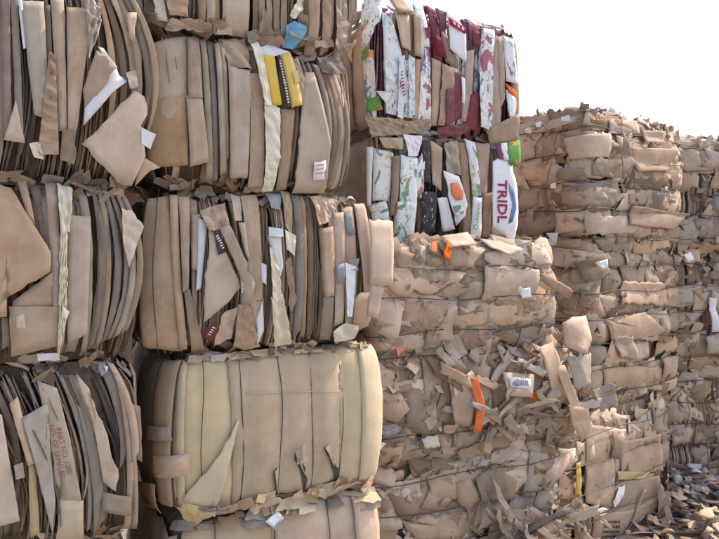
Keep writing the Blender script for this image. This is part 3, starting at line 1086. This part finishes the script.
def make_b2():
    bl = Bale('cardboard_bale', 'bale with yellow printed panels and a long cream sheet between upright boards', (-.97, 3.17), ANG, 1.03, 1.0, 2.38, .74,
              barrel=.035, group=GB_, lump=.012)
    bl.core(.10)
    bl.sheet_fill(.05, 1.0, PAL_B, step=(.010, .04), bow=.02, n0=(-.06, .005))
    end_panels(bl, 'L', ['K1', 'K3'], 2)
    end_panels(bl, 'R', ['K1', 'K3'], 2)
    S, P = bl.strip, bl.poly
    S([(148, 42), (188, 33), (188, 166), (150, 168)], 'K1', .03, cre=.012, tone=.85, res=.02, wave=.008, fold='r')
    S([(150, 100), (186, 96), (187, 166), (151, 168)], 'K4', .042, cre=.006, tone=.8, fold='r')
    S([(187, 35), (199, 37), (201, 100), (186, 100)], 'K1', .05, fold='lr', tone=.6)
    S([(184, 97), (200, 96), (208, 163), (189, 168)], 'K2', .06, fold='lr', tone=.5)
    S([(200, 40), (206, 38), (213, 180), (206, 182)], 'GB', .045, fold='lr')
    S([(207, 42), (213, 40), (218, 180), (213, 182)], 'GR', .04, fold='lr')
    S([(214, 44), (219, 42), (226, 172), (219, 176)], 'GB', .05, fold='lr', tone=.6)
    S([(220, 36), (225, 36), (228, 160), (224, 160)], 'GB', .04, fold='lr', tone=.8)
    S([(226, 68), (248, 72), (246, 179), (228, 179)], 'K2', .07, fold='lr', tone=.55)
    S([(221, 37), (246, 37), (250, 71), (227, 69)], 'K1', .065, crumple=.022, res=.014, cre=.02, tone=.6)
    S([(248, 74), (261, 74), (263, 186), (248, 188)], 'K2', .05, fold='lr', crumple=.006, tone=.5)
    S([(249, 40), (258, 40), (268, 108), (261, 108)], 'CR', .09, crumple=.01, res=.016, cre=0, tone=.7)
    S([(260, 104), (276, 110), (277, 160), (263, 160)], 'CR', .085, crumple=.012, res=.016, cre=0, tone=.7)
    S([(262, 156), (277, 156), (272, 192), (262, 192)], 'CR', .085, crumple=.012, res=.016, cre=0, tone=.6)
    P([(258, 47), (272, 45), (288, 51), (289, 58), (258, 57)], 'WH', .075, crumple=.008)
    S([(258, 56), (272, 56), (278, 107), (268, 109)], 'YE', .075, fold='lr', cre=.006, tone=.5)
    S([(278, 55), (289, 52), (299, 107), (288, 110)], 'YE', .08, fold='lr', cre=.006, tone=.6)
    S([(274.5, 57), (277.8, 56), (286.5, 109), (282.5, 110)], 'INKD', .085, thick=.003, cre=0, torn=.002)
    for i in range(16):
        t = .12 + .8 * i / 15
        x, y = 276 + t * 8.6, 57 + t * 52
        w = R.uniform(.6, 1.1)
        P([(x - w, y - .9), (x + w, y - 1.2), (x + w, y + .5), (x - w, y + .7)], 'INKW', .0895, thick=.001, torn=.0006, cre=0, wave=0, name='lettering')
    for dx in (0, 1.6):
        P([(289 + dx, 74), (293 + dx, 72), (294.5 + dx, 84), (291 + dx, 86)], 'YE', .0855, thick=.001, cre=0, torn=0, tone=.0, name='lettering')
    S([(277, 110), (292, 110), (286, 190), (276, 191)], 'K1', .055, fold='lr', tone=.5)
    S([(289, 62), (296, 58), (304, 90), (297, 108)], 'GB', .07, crumple=.012, tone=.4)
    P([(302, 74), (311, 74), (320, 110), (327, 145), (325, 193), (293, 193), (296, 130)], 'K2', .07, tone=.55, cre=.014)
    P([(310, 163), (322, 161), (322, 180), (311, 181)], 'WH', .09, thick=.001, torn=.002, name='label')
    for k in range(3):
        P([(312, 166 + k * 4), (320, 165 + k * 4), (320, 166 + k * 4), (312, 167 + k * 4)], 'INKO', .094, thick=.0008, torn=0, cre=0, wave=0, name='lettering')
    S([(316, 56), (339, 58), (343, 76), (320, 74)], 'GR', .06, crumple=.014, res=.014)
    for i, x in enumerate((313, 319, 325, 331, 336)):
        S([(x - 2, 64 + i * 2), (x + 4, 66 + i * 2), (x + 9 - i, 188), (x + 3 - i, 190)], ['K1', 'K3', 'K3', 'K1', 'K3'][i], .05 - .012 * i,
          fold='lr', bow=.05)
    bl.vwires((.2, .62, .95), n=.02, rad=.002)


def make_b1():
    bl = Bale('cardboard_bale', 'bale with a light blue rag and a plain pinkish panel, topmost of its stack', (-.93, 3.19), ANG, 1.0, 1.0, 3.12, .78,
              barrel=.03, group=GB_, lump=.012)
    bl.core(.10)
    bl.sheet_fill(.0, 1.01, PAL_B, step=(.010, .045), bow=.0, n0=(-.06, .01))
    end_panels(bl, 'L', ['K4', 'K3'], 2)
    end_panels(bl, 'R', ['K1', 'K3'], 2)
    S, P = bl.strip, bl.poly
    S([(221, -60), (248, -60), (248, 38), (221, 33)], 'K2', .06, fold='lr', tone=.7, cre=.003)
    P([(284, 27), (292, 23), (304, 31), (301, 40), (294, 49), (283, 47)], 'BL', .085, crumple=.02, res=.014, tone=.8)
    P([(295, 1), (299, 4), (297, 15), (292, 22), (286, 19), (289, 12)], 'CR', .10, crumple=.014, res=.014)
    P([(297, 16), (305, 18), (304, 44), (300, 46)], 'K1', .08, crumple=.016)
    S([(167, -20), (186, -20), (187, 19), (173, 17)], 'K2', .08, crumple=.018, res=.016, tone=.8)
    S([(159, -20), (166, -20), (171, 22), (160, 20)], 'CR', .075, crumple=.018, res=.016, tone=.2)
    P([(133, -10), (160, -10), (160, 34), (138, 37)], 'K4', .04, crumple=.02, tone=.2)
    S([(186, -30), (196, -30), (204, 26), (197, 28)], 'K4', .05, fold='lr', bow=.02)
    S([(196, -30), (206, -30), (213, 28), (205, 30)], 'GB', .055, fold='lr', bow=.02)
    S([(206, -30), (216, -30), (219, 24), (214, 30)], 'K1', .05, fold='lr', bow=.0)
    for i, x in enumerate((250, 256, 263, 270, 277)):
        S([(x, -40), (x + 6, -40), (x + 9, 40 + i), (x + 3, 42 + i)], ['K3', 'K1', 'K2', 'K1', 'K1'][i], .045 + .004 * i, fold='lr', crumple=.006)
    P([(256, 40), (262, 10), (275, 42), (283, 46), (270, 50)], 'K1', .08, crumple=.012)
    S([(306, -40), (318, -40), (317, 54), (306, 54)], 'K2', .06, fold='lr', tone=.5)
    S([(319, -40), (330, -40), (330, 50), (322, 55)], 'K1', .05, fold='lr', crumple=.014)
    S([(331, -40), (340, -40), (346, 54), (336, 58)], 'K2', .05, fold='lr', crumple=.012, tone=.3)
    for i in range(16):
        bl.scrap(R.uniform(.0, 1.0), .02 + abs(R.gauss(0, .02)), R.uniform(.05, .2), R.uniform(.02, .06), R.uniform(-.6, .6),
                 R.choice(['K1', 'K2', 'K3', 'GR']), R.uniform(.04, .07), (R.uniform(-.5, .5), R.uniform(-.8, .4)), R.uniform(0, .04), crumple=.012)
    bl.vwires((.14, .9), n=.03, rad=.002)


# ================================================================== colourful fruit box bales and the torn bales below them
GC = 'bales in the stack topped by printed fruit boxes'
CC = (.05, 4.2)


def make_c1():
    bl = Bale('cardboard_bale', 'bale of white and maroon printed boxes, topmost of its stack', CC, ANG, 1.12, 1.05, 2.83, .78,
              barrel=.014, group=GC, lump=.01, tuck=.02)
    bl.core(.10)
    bl.sheet_fill(.02, 1.12, PAL_C, step=(.014, .05), n0=(-.03, .015), vmax=1.02)
    end_panels(bl, 'L', ['K2', 'K1', 'K2'], 3)
    end_panels(bl, 'R', ['K1', 'K4'], 2)
    S, P = bl.strip, bl.poly
    P([(363, -8), (383, -8), (382, 15), (376, 32), (370, 44), (364, 46)], 'PW', .06, cre=.015)
    S([(365, 46), (376, 50), (379, 120), (368, 119)], 'PM', .05, crumple=.006)
    P([(364, 50), (371, 46), (371, 56), (365, 60)], 'GN', .065)
    S([(383, 10), (392, 18), (403, 64), (384, 64)], 'PW', .05, fold='lr')
    S([(384, 60), (413, 60), (411, 119), (386, 114)], 'PW', .06, fold='lr', crumple=.010, res=.02)
    S([(396, 58), (402, 56), (401, 120), (395, 118)], 'PW', .08, fold='lr', crumple=.005)
    S([(405, 56), (411, 60), (412, 116), (406, 118)], 'PW', .085, fold='lr', crumple=.005)
    marks(bl, (397.5, 72), (400, 98), 8, 1.5, 'INKR', .1)
    P([(378, 92), (388, 95), (384, 104)], 'WH', .09)
    P([(370, 100), (380, 96), (383, 110), (369, 112)], 'GN', .06, tone=.1)
    P([(385, -12), (404, -6), (413, 14), (396, 15)], 'K1', .07, tilt=(0, -.4), tone=.6)
    S([(394, 14), (408, 14), (409, 52), (400, 48)], 'K2', .065, fold='lr')
    S([(403, 4), (413, 4), (412, 46), (405, 46)], 'K1', .05, fold='lr')
    S([(412, 14), (420, 15), (421, 60), (412, 57)], 'K1', .075, fold='lr', tone=.7)
    S([(413, 3), (424, 4), (428, 48), (419, 48)], 'PW', .06, fold='lr')
    P([(422, 29), (427, 28), (428, 38), (424, 40)], 'INKR', .078, thick=.001, torn=0, cre=0, name='print_mark')
    S([(420, 47), (428, 48), (430, 122), (417, 124)], 'PR', .055, fold='lr', crumple=.008)
    S([(411, 58), (419, 60), (417, 122), (411, 122)], 'K1', .05, fold='lr')
    S([(427, 3), (437, 9), (441, 62), (433, 62)], 'RD', .05, fold='lr')
    P([(436, 7), (446, 12), (445, 30), (439, 33)], 'PU', .07)
    P([(431, 35), (440, 40), (443, 60), (434, 57)], 'RD', .075)
    S([(430, 58), (440, 62), (437, 126), (430, 126)], 'K2', .05, fold='lr')
    P([(440, 28), (447, 36), (447, 50), (462, 65), (459, 71), (444, 62)], 'K3', .05)
    P([(446, 9), (453, 13), (462, 36), (462, 64), (447, 50)], 'WH', .085, tilt=(.1, 0), cre=.004)
    P([(446.3, 18), (461.5, 29), (461.5, 36), (446.5, 26)], 'INKR', .092, thick=.001, torn=0, cre=0, wave=0, name='print_band')
    for k in range(3):
        P([(450 + k * 4, 22.5 + k * 2.8), (452 + k * 4, 24 + k * 2.8), (452 + k * 4, 27 + k * 2.8), (450 + k * 4, 25.6 + k * 2.8)], 'INKW', .096, thick=.0008, torn=0, cre=0, wave=0, name='lettering')
    P([(440, 64), (453, 70), (450, 98), (443, 126), (437, 126)], 'K2', .06)
    S([(452, 72), (461, 76), (462, 118), (445, 126)], 'RD', .065, fold='lr', tone=.6)
    S([(443, 90), (452, 88), (452, 124), (444, 127)], 'RD', .07, tone=.7)
    S([(458, 77), (462, 79), (461.5, 106), (459, 104)], 'WH', .085)
    S([(463, 18), (470, 21), (471, 125), (464, 122)], 'PU', .045, fold='lr')
    P([(466, 18), (479, 27), (479, 50), (470, 56)], 'PU', .06, tone=.8)
    P([(470, 30), (479, 33), (478, 46), (471, 48)], 'RD', .068)
    S([(463, 52), (472, 50), (469, 124), (460, 122)], 'K2', .06, fold='lr')
    S([(479, 28), (493, 31), (489, 76), (477, 73)], 'PR', .07, fold='lr')
    S([(476, 72), (490, 72), (489, 131), (478, 128)], 'PR', .075, fold='lr', crumple=.008)
    S([(469, 95), (478, 92), (476, 132), (464, 128)], 'RD', .065)
    S([(490, 38), (501, 36), (498, 132), (488, 134)], 'K1', .06, fold='lr', tone=.7)
    S([(495, 40), (502, 38), (502, 100), (498, 110)], 'K1', .065, fold='lr')
    S([(501, 36), (511, 40), (515, 86), (503, 82)], 'PW', .075, fold='lr')
    P([(502, 84), (513, 94), (514, 101), (504, 92)], 'OR', .08)
    S([(503, 90), (513, 100), (510, 122), (505, 116)], 'PW', .075)
    S([(511, 36), (516, 43), (519, 132), (511, 134)], 'K1', .05, fold='lr')
    P([(484, 131), (500, 122), (516, 114), (517, 142), (490, 144)], 'K4', .07, tone=.7)
    S([(368, 116), (402, 120), (424, 133), (374, 137)], 'GB', .07, crumple=.02, res=.016)
    S([(400, 122), (430, 119), (428, 131), (404, 135)], 'K2', .075, crumple=.018, res=.016)
    S([(436, 128), (470, 122), (466, 134), (440, 138)], 'RD', .06, crumple=.016, res=.016)
    bl.top_fill({'K1': 3, 'K2': 3, 'WH': 1, 'RD': 1}, 40, h=.03, size=(.06, .2))


def make_c2():
    bl = Bale('cardboard_bale', 'bale of white boxes with green prints under the maroon printed bale', CC, ANG, 1.12, 1.05, 2.15, .68,
              barrel=.014, group=GC, lump=.01, tuck=.02)
    bl.core(.10)
    bl.sheet_fill(.02, 1.12, PAL_C2, step=(.014, .05), n0=(-.03, .015))
    end_panels(bl, 'L', ['K2', 'K1', 'K2'], 3)
    end_panels(bl, 'R', ['K1', 'K4'], 2)
    S, P = bl.strip, bl.poly
    S([(369, 146), (376, 146), (374, 206), (370, 206)], 'WH', .06, fold='lr')
    S([(376, 148), (393, 153), (388, 201), (375, 201)], 'PG', .05, fold='lr')
    P([(371, 206), (385, 201), (388, 222), (376, 224)], 'PG', .065)
    S([(390, 156), (398, 156), (395, 216), (388, 216)], 'K1', .07, fold='lr')
    S([(398, 155), (415, 158), (414, 205), (397, 205)], 'PG', .075, fold='lr')
    S([(394, 202), (414, 202), (411, 246), (393, 246)], 'PG', .075, fold='lr')
    P([(380, 138), (402, 138), (400, 150), (384, 148)], 'GB', .07, crumple=.014)
    S([(402, 134), (421, 136), (415, 157), (405, 157)], 'WH', .085, crumple=.012)
    S([(415, 160), (423, 148), (421, 200), (413, 196)], 'PR', .07)
    S([(419, 140), (429, 140), (428, 184), (422, 182)], 'BK', .07, fold='lr')
    S([(419, 192), (434, 192), (433, 233), (419, 238)], 'BK', .075, fold='lr')
    S([(429, 140), (441, 148), (439, 192), (430, 184)], 'K1', .06, fold='lr')
    S([(434, 198), (444, 197), (453, 230), (441, 232)], 'WH', .07, tone=.1)
    P([(440, 171), (455, 177), (464, 205), (462, 216), (453, 226), (447, 205)], 'WH', .09, cre=.004)
    P([(446, 184), (453, 183), (459, 193), (458, 200), (452, 201), (447, 194)], 'INKO', .096, thick=.001, torn=.001, cre=0, name='print_mark')
    P([(449, 207), (458, 205), (460, 213), (453, 219)], 'PG', .096, thick=.001, cre=0, name='print_mark')
    S([(443, 143), (457, 140), (459, 176), (444, 172)], 'GB', .06, crumple=.02, res=.016, tone=.3)
    S([(457, 142), (465, 142), (470, 238), (462, 238)], 'K1', .06, fold='lr')
    S([(464, 138), (474, 142), (478, 196), (470, 200)], 'PG', .07, fold='lr')
    S([(470, 196), (479, 198), (479, 240), (468, 238)], 'WH', .075, fold='lr')
    bl.text('Outspan', (473, 217), 84, .05, 'INKG', .094)
    S([(474, 143), (490, 143), (484, 196), (477, 194)], 'K1', .05, fold='lr', tone=.6)
    S([(481, 194), (490, 192), (489, 238), (481, 238)], 'K1', .055, fold='lr')
    P([(489, 162), (497, 158), (505, 162), (512, 188), (513, 222), (510, 246), (503, 236), (489, 228)], 'WH', .085, cre=.003, wave=.002)
    bl.text('TRIDL', (497.5, 202), -90, .105, 'INKR', .092, sx=1.0, bold=.002)
    P([(504, 183), (508, 190), (510, 208), (507, 222), (504, 224), (507, 208)], 'INKB', .092, thick=.001, torn=.001, cre=0, wave=0, name='print_mark')
    P([(493, 145), (499, 144), (501, 160), (495, 160)], 'PU', .09)
    P([(498, 144), (504, 143), (504, 161), (500, 161)], 'WH', .085)
    P([(504, 143), (518, 140), (516, 168), (505, 165)], 'GN', .09, tone=.9)
    P([(506, 152), (513, 150), (513, 160), (507, 161)], 'INKO', .096, thick=.001, torn=.001, cre=0, name='print_mark')
    P([(489, 228), (505, 236), (512, 246), (490, 246)], 'K1', .08)


def make_d(i):
    specs = {
        1: ('bale of torn brown board held by wires, directly under the white printed boxes', 1.49, .66, 1.36, (.05, 4.0), (.12, .32, .50)),
        2: ('bale bursting with loose torn scraps and an orange striped strip', .84, .65, 1.56, (.05, 4.0), (.16, .62)),
        3: ('torn board bale with slanting wires standing on the ground under the bursting bale', 0, .84, 1.40, (.05, 3.98), (.14, .36, .56, .74)),
    }
    lab, z0, H, L, cor, hw = specs[i]
    bl = Bale('cardboard_bale', lab, cor, ANG, L, 1.1, z0, H, hw=hw, barrel=.03, amp=.022, group=GC, lump=.010, tuck=.03)
    bl.core(.045)
    if i == 2:
        bl.shred_fill(-.25, L + .5, PAL_D, 120, 170, 700, big=(.12, .32), tiltk=1.4)
    else:
        bl.shred_fill(-.25, L + .5, PAL_D if i == 3 else PAL_S, 150, 110, 300, big=(.18, .5))
    bl.hwires(n=.042, rad=.0032)
    S, P = bl.strip, bl.poly
    if i == 1:
        P([(445, 240), (448, 245), (441, 262), (436, 256)], 'OR', .07, curl=.02)
        P([(430, 238), (436, 240), (432, 252), (428, 250)], 'OR', .05)
        S([(455, 244), (522, 250), (526, 268), (452, 268)], 'K2', .03, cre=.02, torn=.022, res=.022)
        S([(480, 262), (536, 268), (530, 302), (476, 300)], 'K2', .028, cre=.02, torn=.022, res=.022, tone=.6)
        S([(453, 302), (512, 303), (514, 326), (450, 328)], 'K2', .03, cre=.02, torn=.022, res=.022, tone=.8)
        S([(410, 300), (452, 300), (448, 326), (416, 330)], 'K1', .03, cre=.02, torn=.022, res=.022)
        P([(512, 288), (523, 287), (525, 296), (515, 298)], 'WH', .06)
        P([(538, 272), (560, 290), (556, 298), (534, 280)], 'K1', .08, tilt=(.2, -.2))
        P([(440, 236), (470, 232), (474, 244), (444, 248)], 'K2', .05, tilt=(0, -.6), tone=.9)
        P([(480, 238), (500, 240), (516, 250), (505, 256), (486, 248)], 'GB', .05, tilt=(0, -.6))
    if i == 2:
        P([(458, 372), (467, 373), (474, 400), (473, 428), (465, 429), (466, 400)], 'OR', .09, cre=.006,
          label='bright orange striped strip hanging among the scraps')
        P([(440, 372), (459, 373), (466, 402), (464, 424), (448, 420)], 'K2', .07)
        P([(495, 370), (524, 372), (520, 394), (496, 392)], 'K2', .085, tilt=(0, -.15), tone=.85)
        P([(499, 374), (519, 376), (518, 386), (498, 383)], 'WH', .098, thick=.001, torn=.001, cre=0, tilt=(0, -.15), name='label')
        for k in range(8):
            x = 501.5 + k * 1.9
            P([(x, 377), (x + R.choice([.6, 1.1]), 377.1), (x + .8, 382.5), (x, 382.4)], 'INKB', .1015, thick=.0008, torn=0, cre=0, wave=0, tilt=(0, -.15), name='barcode_bar')
        P([(519, 389), (530, 390), (528, 398), (520, 396)], 'OR', .08)
        P([(525, 347), (541, 339), (546, 362), (556, 396), (545, 398), (531, 368)], 'K2', .12, tilt=(-.1, .2), tone=.8)
        P([(552, 400), (572, 404), (579, 420), (573, 438), (560, 424)], 'K2', .13, tone=.8)
        P([(540, 362), (550, 362), (576, 432), (566, 430)], 'K2', .12, tone=.65)
        P([(553, 322), (564, 316), (581, 315), (584, 338), (570, 352), (556, 345)], 'K2', .16, tilt=(-.2, -.2), cre=.03, tone=.9)
        S([(556, 352), (584, 350), (580, 384), (564, 388)], 'GB', .11, cre=.03, torn=.03, res=.02)
        S([(575, 385), (598, 378), (602, 402), (584, 410)], 'K2', .10, cre=.03, torn=.03, res=.02)
        P([(440, 340), (456, 334), (466, 352), (450, 362)], 'GB', .06, crumple=.012)
        bl.ff = True
        for k in range(46):     # loose tongues that spill out of the split bale
            s_, z_ = bl.sz(R.uniform(440, 590), R.uniform(345, 425))
            bl.scrap(s_, z_, R.uniform(.12, .34), R.uniform(.025, .07), R.choice([-1, 1]) * R.uniform(.15, .9),
                     R.choice(['K1', 'K2', 'GB', 'K2', 'K3']), R.uniform(.04, .11), (R.uniform(-.4, .4), R.uniform(-.4, .4)), R.uniform(0, .05), k=4)
        bl.ff = False
        for k in range(14):
            s_, z_ = bl.sz(R.uniform(380, 470), R.uniform(345, 430))
            bl.scrap(s_, z_, R.uniform(.05, .1), R.uniform(.03, .06), R.uniform(-1, 1), 'OR' if k == 0 else 'K2',
                     R.uniform(.02, .06), (R.uniform(-.4, .4), R.uniform(-.4, .4)), .02)
        P([(377, 424), (388, 420), (392, 428), (383, 434)], 'BG', .07, crumple=.02)
        P([(376, 438), (384, 440), (381, 446)], 'WH', .08)
    if i == 3:
        P([(470, 478), (492, 464), (512, 478), (510, 496), (484, 500)], 'K1', .05, tone=.2)
        S([(425, 474), (454, 470), (456, 500), (427, 500)], 'K2', .04, cre=.02, torn=.022, res=.022, tone=.4)
        P([(452, 480), (464, 476), (472, 495), (462, 506), (453, 498)], 'K2', .07, tilt=(.3, 0))
        S([(455, 450), (505, 430), (510, 446), (458, 462)], 'K4', .045, torn=.03)
        S([(418, 436), (436, 432), (438, 446), (424, 450)], 'CR', .06, torn=.02, tone=.0)
        P([(536, 470), (560, 448), (564, 456), (544, 478)], 'K2', .10)
        bl.ff = True
        for k in range(46):     # long strips slumped against the foot of the bale
            s_, z_ = bl.sz(R.uniform(480, 582), R.uniform(502, 565))
            bl.scrap(s_, z_, R.uniform(.15, .4), R.uniform(.03, .08), R.uniform(-1.2, -.1) if R.random() < .6 else R.uniform(.1, .7),
                     R.choice(['GB', 'K2', 'K1', 'K1', 'GR']), R.uniform(.06, .18), (R.uniform(-.4, .4), R.uniform(-.5, .1)), R.uniform(0, .05), k=4)
        bl.ff = False
    bl.top_fill(PAL_S, 26, h=.02, size=(.05, .2))


# ================================================================== the far stacks
GE = 'bales in the corner stack of torn board'
EC = (1.72, 5.3)


def make_e(i):
    specs = {
        1: ('crowned bale of torn board with a hanging brown tongue, against the sky', EC, 38, 1.42, 1.15, 2.08, 1.08),
        2: ('bale of torn board with many wires between the crowned bale and the box bale', (1.70, 5.28), 38, 1.40, 1.15, .86, 1.22),
        3: ('bale of flattened boxes with yellow tape on the ground under torn board', (1.42, 4.94), 38, 1.5, 1.15, 0, .86),
    }
    lab, cor, ang, L, D, z0, H = specs[i]
    nw = {1: 5, 2: 6, 3: 4}[i]
    hw = [H * (k + .55) / (nw + .1) for k in range(nw)]
    bl = Bale('cardboard_bale', lab, cor, ang, L, D, z0, H, hw=hw, barrel=.03, amp=.026 if i < 3 else .012, group=GE, lump=.009, tuck=.03)
    bl.core(.045)
    S, P = bl.strip, bl.poly
    if i < 3:
        bl.shred_fill(-.75, L + .3, PAL_S, 150, 110, 300, big=(.2, .58))
    else:
        bl.shred_fill(-.4, L + .3, PAL_D, 70, 60, 350, big=(.2, .45), tiltk=.6)
    if i == 1:
        bl.top_fill({'K1': 4, 'K2': 6, 'GB': 3, 'WH': .5}, 280, h=.13, size=(.04, .2))
        P([(609, 128), (612, 140), (620, 165), (606, 178)], 'K3', .12, tone=.7, cre=.006, label='narrow brown tongue hanging down')
        P([(578, 136), (604, 134), (602, 158), (580, 158)], 'K2', .06, tone=.85)
        P([(636, 131), (660, 132), (659, 144), (638, 143)], 'K2', .06, tone=.6)
        P([(622, 148), (672, 150), (660, 172), (630, 172)], 'K2', .05)
        S([(586, 214), (640, 216), (640, 236), (588, 236)], 'K2', .03, cre=.02, torn=.022, res=.022, tone=.7)
        S([(625, 205), (684, 214), (668, 230), (622, 226)], 'K4', .05, cre=.02, torn=.022, res=.022, tone=.7)
        for (x, y) in ((566, 118), (540, 124), (558, 185), (530, 130)):
            P([(x, y), (x + 5, y - 2), (x + 6, y + 4), (x + 1, y + 4)], 'WH', .08, face='L')
    if i == 2:
        S([(617, 280), (662, 282), (660, 306), (614, 304)], 'K2', .035, cre=.02, torn=.022, res=.022, tone=.8)
        P([(600, 318), (640, 312), (658, 330), (650, 340), (604, 338)], 'K2', .05)
        S([(606, 334), (624, 334), (632, 360), (612, 358)], 'K1', .06, tone=.7, torn=.03)
        S([(598, 362), (660, 366), (660, 392), (600, 388)], 'K2', .04, cre=.02, torn=.022, res=.022)
        S([(580, 262), (600, 250), (604, 276), (586, 286)], 'K4', .06, torn=.03)
        for (x, y) in ((561, 240), (590, 262), (676, 255)):  # sun glints on upturned scraps, painted as small white sheets
            P([(x, y), (x + 8, y - 3), (x + 9, y + 5), (x + 3, y + 7)], 'WH', .09)
        P([(565, 232), (574, 232), (572, 245)], 'WH', .10)
    if i == 3:
        S([(583, 423), (607, 426), (613, 508), (581, 502)], 'K1', .035, torn=.008, tone=.75, cre=.006)
        P([(606, 430), (618, 436), (614, 458), (604, 456)], 'K3', .06, tone=.8)
        S([(616, 441), (657, 432), (659, 470), (617, 477)], 'K2', .035, torn=.01, tone=.5, cre=.006)
        S([(571, 462), (576, 460), (576, 496), (570, 494)], 'YT', .04, torn=.002, thick=.001, name='tape')
        P([(612, 470), (645, 471), (641, 477), (613, 479)], 'YT', .04, torn=.001, thick=.001, cre=.002, name='tape')
        S([(613, 481), (655, 474), (657, 510), (610, 518)], 'K1', .03, tone=.6, cre=.01)
        P([(612, 486), (619, 483), (615, 496), (608, 505), (606, 500)], 'WH', .06, crumple=.008)
        P([(585, 508), (595, 505), (601, 507), (593, 511)], 'WH', .06)
        P([(588, 513), (625, 509), (652, 498), (656, 545), (588, 550)], 'K2', .05, tone=.5)
        for r_ in range(4):
            x = 598
            while x < 614:
                w = R.uniform(1.2, 3.2)
                y = 519 + r_ * 5.2
                P([(x, y), (x + w, y - .4), (x + w, y + 1.8), (x, y + 2.2)], 'INKD', .057, thick=.0008, torn=.001, cre=0, wave=0, tone=.5, name='lettering')
                x += w + .9
        P([(650, 478), (663, 502), (660, 525), (655, 545), (650, 515)], 'K2', .08, crumple=.008)
        S([(636, 487), (638, 487), (622, 540), (620, 540)], 'GB', .06, torn=.001, name='twine')
    bl.hwires(n=.046 if i < 3 else .055, rad=.0036)


def make_f(i):
    specs = {1: ('wired bale of thin upright sheets against the sky, beside the crowned torn bale', 2.1, 1.03),
             2: ('wired bale with a white paper strip, middle of the farthest stack', 1.0, 1.1),
             3: ('brown wired bale standing on the ground behind plastic litter', 0, 1.0)}
    lab, z0, H = specs[i]
    hw = [H * (k + .5) / 5 for k in range(5)]
    bl = Bale('cardboard_bale', lab, (2.72, 6.35), 8, 1.65, 1.2, z0, H, hw=hw, barrel=.03, amp=.03, group='bales in the farthest stack', lump=.025)
    bl.core(.08)
    bl.sheet_fill(.0, 1.64, PAL_F, step=(.02, .07), n0=(-.05, .01), seam=True)
    bl.shred_fill(.0, 1.64, PAL_F, 60, 60, 250, big=(.10, .34))
    bl.hwires(n=.035, rad=.0036)
    end_panels(bl, 'L', ['K1'], 1)
    if i == 1:
        bl.top_fill({'K1': 4, 'K2': 5, 'GB': 4}, 150, h=.09, size=(.04, .16))
    if i == 2:
        bl.strip([(703, 296), (711, 298), (713, 331), (706, 331)], 'WH', .07)
        bl.poly([(700, 336), (718, 332), (718, 352), (702, 352)], 'GB', .07)


def make_back(z0, H, lab):
    bl = Bale('cardboard_bale', lab, (-2.55, 5.2), ANG, 1.2, 1.0, z0, H, barrel=.02, group='bales in the row behind', lump=.012)
    bl.core(.06)
    bl.sheet_fill(.2, 1.18, PAL_B, step=(.03, .09), seam=False)


for z0_, z1_, l_ in ((0, .82, 'brown bale standing on the ground in the row behind the two near stacks'),
                     (.82, 1.6, 'bale in the row behind, glimpsed past the edge of the red stamped boards'),
                     (1.6, 2.38, 'bale in the row behind, glimpsed beside the bale with wide brown flaps'),
                     (2.38, 3.12, 'topmost bale in the row behind, hidden by the large torn hanging flap')):
    make_back(z0_, z1_ - z0_, l_)
make_a4(); make_a3(); make_a2(); make_a1()
make_b5(); make_b4(); make_b3(); make_b2(); make_b1()
make_d(3); make_d(2); make_d(1); make_c2(); make_c1()
make_e(3); make_e(2); make_e(1)
make_f(3); make_f(2); make_f(1)

# ------------------------------------------------------------------ plastic litter heaped between the far stacks
b = Buf()
for _ in range(380):
    t, q = R.random(), R.gauss(0, .22)
    x, y = 2.55 + t * 1.3 + q * .4, 5.95 - t * .1 + q
    if y > 6.3:
        y = 6.3 - (y - 6.3)
    h = .26 * math.exp(-((y - 6.15) / .35) ** 2) * R.random()
    nrm = np.array([R.gauss(0, .6), R.gauss(0, .6) - .3, 1.0])
    nrm /= np.linalg.norm(nrm)
    free_scrap(None, np.array([x, y, GROUND_Z + .02 + h]), nrm, R.uniform(.05, .16), R.uniform(.04, .1), 'FILM', R.gauss(0, .03), buf=b, k=3, crumple=.02)
lit = b.build('plastic_litter', 'FILM')
lit['kind'] = 'stuff'
lit['label'] = 'heap of crumpled clear and lilac plastic film between the far stacks'
lit['category'] = 'litter'
b = Buf()
for _ in range(620):
    x, y = R.uniform(1.6, 4.0), R.uniform(4.6, 6.3)
    nrm = np.array([R.gauss(0, .25), R.gauss(0, .25), 1.0])
    nrm /= np.linalg.norm(nrm)
    free_scrap(None, np.array([x, y, GROUND_Z + .02 + R.random() * (.06 if x < 2.5 else .22)]), nrm, R.uniform(.06, .25), R.uniform(.04, .12), 'K2', R.gauss(0, .03), buf=b, k=3)
lit = b.build('cardboard_litter', 'K2')
lit['kind'] = 'stuff'
lit['label'] = 'brown board scraps strewn on the ground around the far stacks'
lit['category'] = 'litter'
